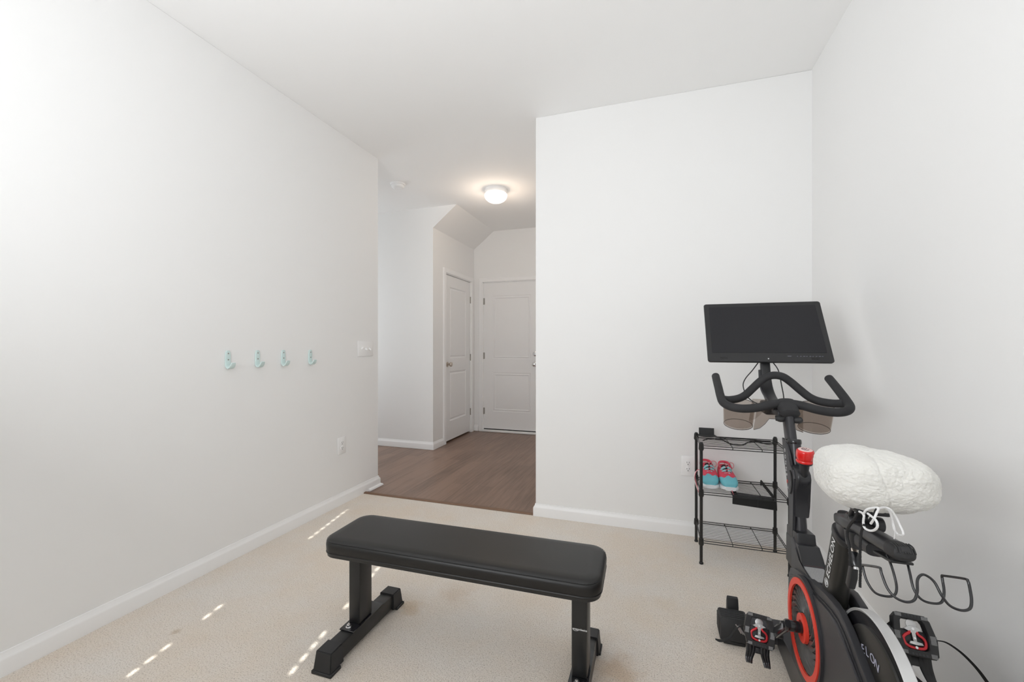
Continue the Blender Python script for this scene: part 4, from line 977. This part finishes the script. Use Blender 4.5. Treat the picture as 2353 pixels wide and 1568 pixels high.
b = B(); sweep(b, spline([(XM+.022, 2.15, 1.095), (XM+.036, 2.12, 1.06), (XM+.040, 2.09, 1.0), (XM+.038, 2.05, .95), (XM+.03, 2.04, .92)], 8), .0022, 8); part('cable', b, 'plasticdark')
# smoked cup tray
TY = 2.025; tilt_ = Matrix.Translation((0, TY, .835)) @ Matrix.Rotation(math.radians(15), 4, 'X') @ Matrix.Translation((0, -TY, -.835))
b = B()
poly = [(XM-.088, .834), (XM-.066, .842), (XM-.048, .862), (XM-.034, .886), (XM+.034, .886), (XM+.048, .862), (XM+.066, .842), (XM+.088, .834)]
up_ = [(XM+.080, .934), (XM-.080, .934)]
for yy in (TY-.045, TY+.045): extr(b, poly+up_, yy-.0012, yy+.0012, 0, 'Y')
for k in range(7):
    A_ = poly[k]; C_ = poly[k+1]
    b.faces.new([b.verts.new(v) for v in ((A_[0], TY-.045, A_[1]), (C_[0], TY-.045, C_[1]), (C_[0], TY+.045, C_[1]), (A_[0], TY+.045, A_[1]))])
bmesh.ops.transform(b, matrix=tilt_, verts=b.verts); tray = part('cup_tray', b, 'smoke', None, 'smoked see-through tray with two round cups')
b = B(); sweep(b, [(p[0], TY-.046, p[1]) for p in poly], .0011, 6); bmesh.ops.transform(b, matrix=tilt_, verts=b.verts); part('tray_rim', b, 'edge', tray)
for s in (-1, 1):
    cx = XM+s*.138; prof = [(.0005, .832), (.053, .832), (.0555, .836), (.0605, .928), (.0582, .928), (.0533, .839), (.0005, .8385)]
    b = B(); lathe(b, prof, Matrix.Translation((cx, TY, 0)), 40, cap=False); bmesh.ops.transform(b, matrix=tilt_, verts=b.verts); part('cup', b, 'smoke', tray)
    for (rad, z_) in ((.0545, .834), (.0596, .928)):
        b = B(); sweep(b, [(cx+rad*math.cos(q), TY+rad*math.sin(q), z_) for q in [2*PI*k/40 for k in range(40)]], .0012, 6, closed=True)
        bmesh.ops.transform(b, matrix=tilt_, verts=b.verts); part('cup_rim', b, 'edge', tray)

# cranks and pedals
b = B(); cyl(b, (XM-.046, 1.486, .321), (XM-.098, 1.486, .321), .0155, n=32, bev=.002); hubp = part('crank_hub', b, 'blackgloss')
def crank(x, py, pz, s, deco):
    a = Vector((x, 1.486, .321)); c = Vector((x, py, pz)); d = (c-a).normalized()
    bm = B(); sweep(bm, [a-d*.020, a-d*.012, a+d*.02, a.lerp(c, .5), c-d*.012, c+d*.010, c+d*.016], [(.008, .010), (.0085, .0150), (.0085, .0150), (.0078, .0142), (.0078, .0142), (.0075, .012), (.006, .006)], 20, up=(d.cross(Vector((1, 0, 0)))), e=3.2)
    cr = part('crank_arm', bm, 'blackgloss')
    bm = B(); u_ = d.cross(Vector((1, 0, 0))).normalized(); q = a.lerp(c, .62)
    m_ = frame_mx(q+Vector((0, 0, 0)), d, Vector((1, 0, 0)))
    fx = 1 if deco else 0
    if deco:
        bm2 = bm; top_ = u_ if u_.z > 0 else -u_; w_ = Vector((1, 0, 0))
        o2 = top_*.0156
        for (t0, t1, mi) in ((.60, .86, 0), (.40, .58, 1), (.30, .38, 0)):
            vs = [a.lerp(c, t0)+o2+w_*.0058, a.lerp(c, t1)+o2+w_*.0058, a.lerp(c, t1)+o2-w_*.0058, a.lerp(c, t0)+o2-w_*.0058]
            f = bm.faces.new([bm.verts.new(v) for v in vs]); f.material_index = mi
        ob = obj('crank_sticker', bm, ['white', 'steel'], cr, False); ob['label'] = 'white and grey printed sticker'
    else: bm.free()
    bm = B(); cyl(bm, (x-.012*s, 1.486, .321), (x+.012*s, 1.486, .321), .010, n=20); part('crank_bolt', bm, 'blackgloss', cr)
    return cr
def pedal(c, s, tilt, label, lean=0, sc=1.0):
    """clip-in pedal seen on its clip side; s=-1 left, +1 right; the toe cage hangs below"""
    root = bpy.data.objects.new('pedal', None); COL.objects.link(root); root.location = c; root['label'] = label
    root.parent = bike; root.matrix_parent_inverse = world(bike).inverted()
    upv = Vector((0, math.cos(tilt), math.sin(tilt))); T = frame_mx(c, Vector((1, 0, 0)), upv) @ Matrix.Rotation(lean, 4, 'Z') @ Matrix.Scale(sc, 4)
    # local: x lateral, y up the pedal, z towards the viewer
    def P(name, bm, m, lab=None, ang=38):
        bmesh.ops.transform(bm, matrix=T, verts=bm.verts); o = obj(name, bm, m, root, True, ang)
        if lab: o['label'] = lab
        return o
    hexo = [(-.032, .053), (.034, .053), (.044, .040), (.053, -.004), (.048, -.044), (.040, -.053), (-.026, -.053), (-.040, -.046), (-.050, -.006), (-.043, .040)]
    hexi = [(-.023, .038), (.023, .038), (.028, .031), (.032, .006), (.028, -.030), (.023, -.036), (-.018, -.036), (-.026, -.030), (-.031, .002), (-.027, .032)]
    bm = B(); lay = [[bm.verts.new((x, y, z)) for x, y in pts] for pts, z in ((hexo, -.012), (hexo, .009), ([(x*.96, y*.96) for x, y in hexo], .012), ([(x*1.05, y*1.05) for x, y in hexi], .012), (hexi, .009), (hexi, -.012))]
    for i in range(6):
        A, C = lay[i], lay[(i+1) % 6]
        for k in range(10): bm.faces.new((A[k], A[(k+1) % 10], C[(k+1) % 10], C[k]))
    P('pedal_cage', bm, 'rubber', None, 30)
    for (cx, cy, w, h) in ((-.030, .0465, .016, .009), (.032, .0465, .016, .009), (-.0405, -.006, .013, .020), (.042, -.006, .013, .022), (-.030, -.0455, .014, .009), (.036, -.0455, .014, .011)):
        bm = B()     # knurled grip pad
        box(bm, (cx-w*.5, cy-h*.5, .0100), (cx+w*.5, cy+h*.5, .0124), .0006, 1)
        for k in range(6):
            o1 = (k-2.5)*w/6.5
            sweep(bm, [(cx+o1-h*.15, cy-h*.5, .0126), (cx+o1+h*.15, cy+h*.5, .0126)], .0005, 5)
        P('grip_pad', bm, 'ribs', 'grey knurled ribs')
    bm = B(); box(bm, (-.033, -.038, -.009), (.033, .012, .002), .003, 2); cyl(bm, (s*-.034, 0, -.003), (s*-.078, 0, -.003), .0075, n=18); P('pedal_axle', bm, 'plasticdark')
    bm = B()     # red spring loop
    sweep(bm, spline([(-.007, .010, .006), (-.011, .003, .007), (-.020, -.003, .007), (-.026, -.012, .006), (-.023, -.026, .006), (-.010, -.032, .006), (.010, -.032, .006), (.022, -.027, .006), (.025, -.013, .006), (.020, -.004, .007), (.011, .002, .007), (.008, .010, .006)], 5), (.0038, .0026), 8, up=(0, 0, 1)); P('spring_loop', bm, 'cagered', 'red spring loop')
    bm = B(); extr(bm, [(-.005, -.018), (.005, -.018), (.0035, .006), (.012, .012), (.024, .014), (.010, .020), (.004, .023), (-.004, .023), (-.012, .019), (-.024, .012), (-.012, .010), (-.0035, .005)], .004, .0085, .001, 'Z')
    extr(bm, [(-.016, -.024), (-.013, -.017), (.0, -.016), (.015, -.018), (.017, -.024), (.0, -.025)], .005, .012, .001, 'Z')
    lathe(bm, [(.013, 0), (.013, .003), (.009, .004), (.001, .004)], Matrix.Translation((0, .026, .002)), 20)
    P('clip_plate', bm, 'steel', 'grey metal clip plate')
    bm = B(); cyl(bm, (0, .015, .008), (0, .015, .0098), .0035, n=12); cyl(bm, (0, -.008, .008), (0, -.008, .0098), .003, n=12); cyl(bm, (0, -.031, .008), (0, -.031, .0102), .0035, n=12); P('clip_screws', bm, 'chrome')
    bm = B()     # toe cage
    for x0, x1, xt in ((-.034, -.012, -.036), (.010, .036, .038)):
        w0 = (x0+x1)/2; w1 = w0+(.006 if x0 > 0 else -.004)
        for k, off in enumerate((-1, 0, 1)):
            pth = [(w0+off*.009, -.050, -.014-.003*abs(off)), (w0+off*.0088, -.072, -.020), (w1+off*.0070, -.095, -.026), (w1+off*.005+(.003 if x0 > 0 else 0), -.112, -.022)]
            sweep(bm, spline(pth, 5), [(.0066-.0012*i/15, .0050) for i in range(16)], 10, up=(0, 0, 1), e=3)
    box(bm, (-.036, -.076, -.024), (.036, -.052, -.016), .003, 2)
    P('toe_cage', bm, 'blackgloss' if s < 0 else 'rubber')
    for ya in (-.0505, .0445):
        bm = B()
        for k in range(5): box(bm, (-.016+k*.008, ya, .0105), (-.011+k*.008, ya+.006, .0128), .0005, 1)
        P('raised_marks', bm, 'plastic')
    return root, T
LP = Vector((.338, 1.612, .2145)); RP = Vector((.632, 1.356, .427))
crank(XM-.098, LP.y, LP.z, -1, True); crank(XM+.098, RP.y, RP.z, 1, False)
lp, TLp = pedal(LP, -1, math.radians(62), 'left pedal with red spring clip, over the front stabilizer', -.10, .90)
rp, TRp = pedal(RP, 1, math.radians(58), 'right pedal with red spring clip, against the wall', -.04, .88)
def pstrap(bm_pts, w, root):
    bm = B(); P_ = spline(bm_pts, 6); n = len(P_); sweep(bm, P_, [(w*(1 if i < n*.85 else 1-.75*(i-n*.85)/(n*.15)), .0011) for i in range(n)], 8, up=(0, .5, .8), e=5); return obj('strap', bm, 'black fabric', root)
pstrap([LP+Vector((-.045, .01, -.0)), LP+Vector((-.058, .004, .002)), LP+Vector((-.075, -.01, -.010)), LP+Vector((-.092, -.018, -.033)), LP+Vector((-.118, -.02, -.047)), LP+Vector((-.135, -.02, -.045))], .0085, lp)
b = B()
for k in range(3): sweep(b, [LP+Vector((-.070+.006*k, -.004, .008-.004*k)), LP+Vector((-.054+.006*k, -.006, -.018-.002*k))], .0016, 6)
o = obj('buckle', b, 'steel', lp); o['label'] = 'grey metal strap buckle'
pstrap([RP+Vector((.045, .0, -.005)), RP+Vector((.066, -.004, -.003)), RP+Vector((.090, -.016, -.016)), RP+Vector((.112, -.028, -.040)), RP+Vector((.128, -.036, -.066)), RP+Vector((.136, -.04, -.082))], .0085, rp)
b = B(); sweep(b, spline([RP+Vector((-.03, .02, -.06)), RP+Vector((-.015, .0, -.10)), RP+Vector((.02, -.01, -.13)), RP+Vector((.05, 0, -.15))], 5), (.014, .0012), 8, up=(0, -1, .3), e=5); obj('strap', b, 'black fabric', rp)
b = B(); extr(b, [(-.078, -.004), (-.045, .026), (-.040, -.008), (-.06, -.012)], -.008, -.004, .001, 'Z'); bmesh.ops.transform(b, matrix=TRp, verts=b.verts); obj('strap_end', b, 'black fabric', rp)

# ------------------------------------------------------------------ fleece seat cover
def build_cover():
    r = thing('seat_cover', (XM, 1.235, .79), 'cream fleece cover pulled over the bike saddle', 'seat cover')
    bm = B(); bmesh.ops.create_icosphere(bm, subdivisions=7, radius=1)
    cy0, cy1 = 1.108, 1.425      # rear and nose
    for v in bm.verts:
        x, y, z = v.co
        e = 3.3
        k = (abs(x)**e+abs(y)**e+abs(z)**e)**(-1/e); x, y, z = x*k, y*k, z*k
        t = (y+1)/2                                  # 0 rear, 1 nose
        Y = cy0+(cy1-cy0)*t
        hwid = .113-.055*max(0, t-.12)
        zc = .860-.030*t; hz_ = .073-.003*t
        if z > 0: hz_ -= .010*x*x
        X = XM+.004+x*hwid; Z = zc+z*hz_
        if z < 0: X = XM+.004+x*hwid*(1-.24*z*z); Y += .030*z*z*(1-2*t)
        v.co = (X, Y, Z)
    bm.normal_update()
    for v in bm.verts:
        p = v.co.copy(); w = Vector((noise.noise(p*40), noise.noise(p*40+Vector((9, 2, 4))), noise.noise(p*40+Vector((1, 7, 3)))))*.004
        q = (p+w)*105
        d, _ = noise.voronoi(q); crack = (1-min(1, (d[1]-d[0])*2.2))**2
        patch = .5+.5*noise.noise(p*16)
        dis = -.0021*crack*(.35+.65*patch)+.0032*noise.noise(p*24)+.0016*noise.noise(p*60)+.0008*noise.noise(p*150)
        s_ = abs(p.x-(.474+.01*math.sin(p.z*40)))
        if p.y < 1.2 and p.z > .81: dis -= .0026*math.exp(-(s_/.0028)**2)
        v.co = p+v.normal*dis
    obj('fleece_shell', bm, 'fleece', r, True, 180)
    # gathered black band underneath
    b = B(); pts = []
    for k in range(40):
        a = 2*PI*k/40; y = 1.232+.070*math.cos(a); pts.append((XM+.014+(.052-.012*math.cos(a))*math.sin(a), y, .796-.008*math.cos(a)+.0015*math.sin(k*2.3)))
    sweep(b, pts, [(.008, .005)]*40, 8, closed=True); obj('elastic_hem', b, 'black fabric', r)
    def cord(pts, m, rad=.0022, n=9):
        bb = B(); P_ = spline(pts, n); sweep(bb, P_, [rad*(1+.10*math.sin(i*2.4)) for i in range(len(P_))], 8); return obj('drawstring', bb, m, r)
    cord([(0.425, 1.11, 0.808), (0.42, 1.077, 0.813), (0.42, 1.079, 0.797), (0.42, 1.073, 0.787), (0.42, 1.052, 0.79), (0.42, 1.031, 0.8), (0.42, 1.02, 0.812), (0.42, 1.026, 0.821), (0.42, 1.047, 0.822), (0.42, 1.06, 0.822)], 'pcord')
    cord([(0.42, 1.079, 0.812), (0.42, 1.067, 0.826), (0.425, 1.056, 0.835), (0.43, 1.041, 0.841), (0.425, 1.036, 0.832), (0.42, 1.033, 0.822), (0.42, 1.047, 0.806)], 'pcord')
    cord([(0.43, 1.041, 0.84), (0.45, 1.065, 0.836), (0.46, 1.065, 0.833), (0.47, 1.068, 0.819), (0.475, 1.064, 0.804), (0.475, 1.052, 0.794), (0.475, 1.055, 0.787), (0.475, 1.071, 0.782), (0.47, 1.073, 0.79), (0.47, 1.079, 0.803), (0.465, 1.076, 0.822), (0.46, 1.075, 0.831)], 'pcord', .0021)
    cord([(0.47, 1.081, 0.806), (0.47, 1.071, 0.794), (0.47, 1.071, 0.78), (0.47, 1.074, 0.771)], 'pcord', .0010)
    cord([(0.43, 1.129, 0.802), (0.43, 1.146, 0.78), (0.43, 1.166, 0.76), (0.43, 1.182, 0.74), (0.43, 1.184, 0.721), (0.43, 1.175, 0.709), (0.43, 1.17, 0.688), (0.43, 1.17, 0.663)], 'bcord', .0030)
    cord([(0.42, 1.075, 0.793), (0.42, 1.087, 0.774), (0.42, 1.092, 0.75), (0.42, 1.094, 0.717), (0.42, 1.092, 0.69), (0.42, 1.094, 0.666), (0.42, 1.094, 0.652)], 'bcord', .0026)
    cord([(0.43, 1.045, 0.839), (0.43, 1.063, 0.815), (0.43, 1.074, 0.8)], 'bcord', .0028)
build_cover()
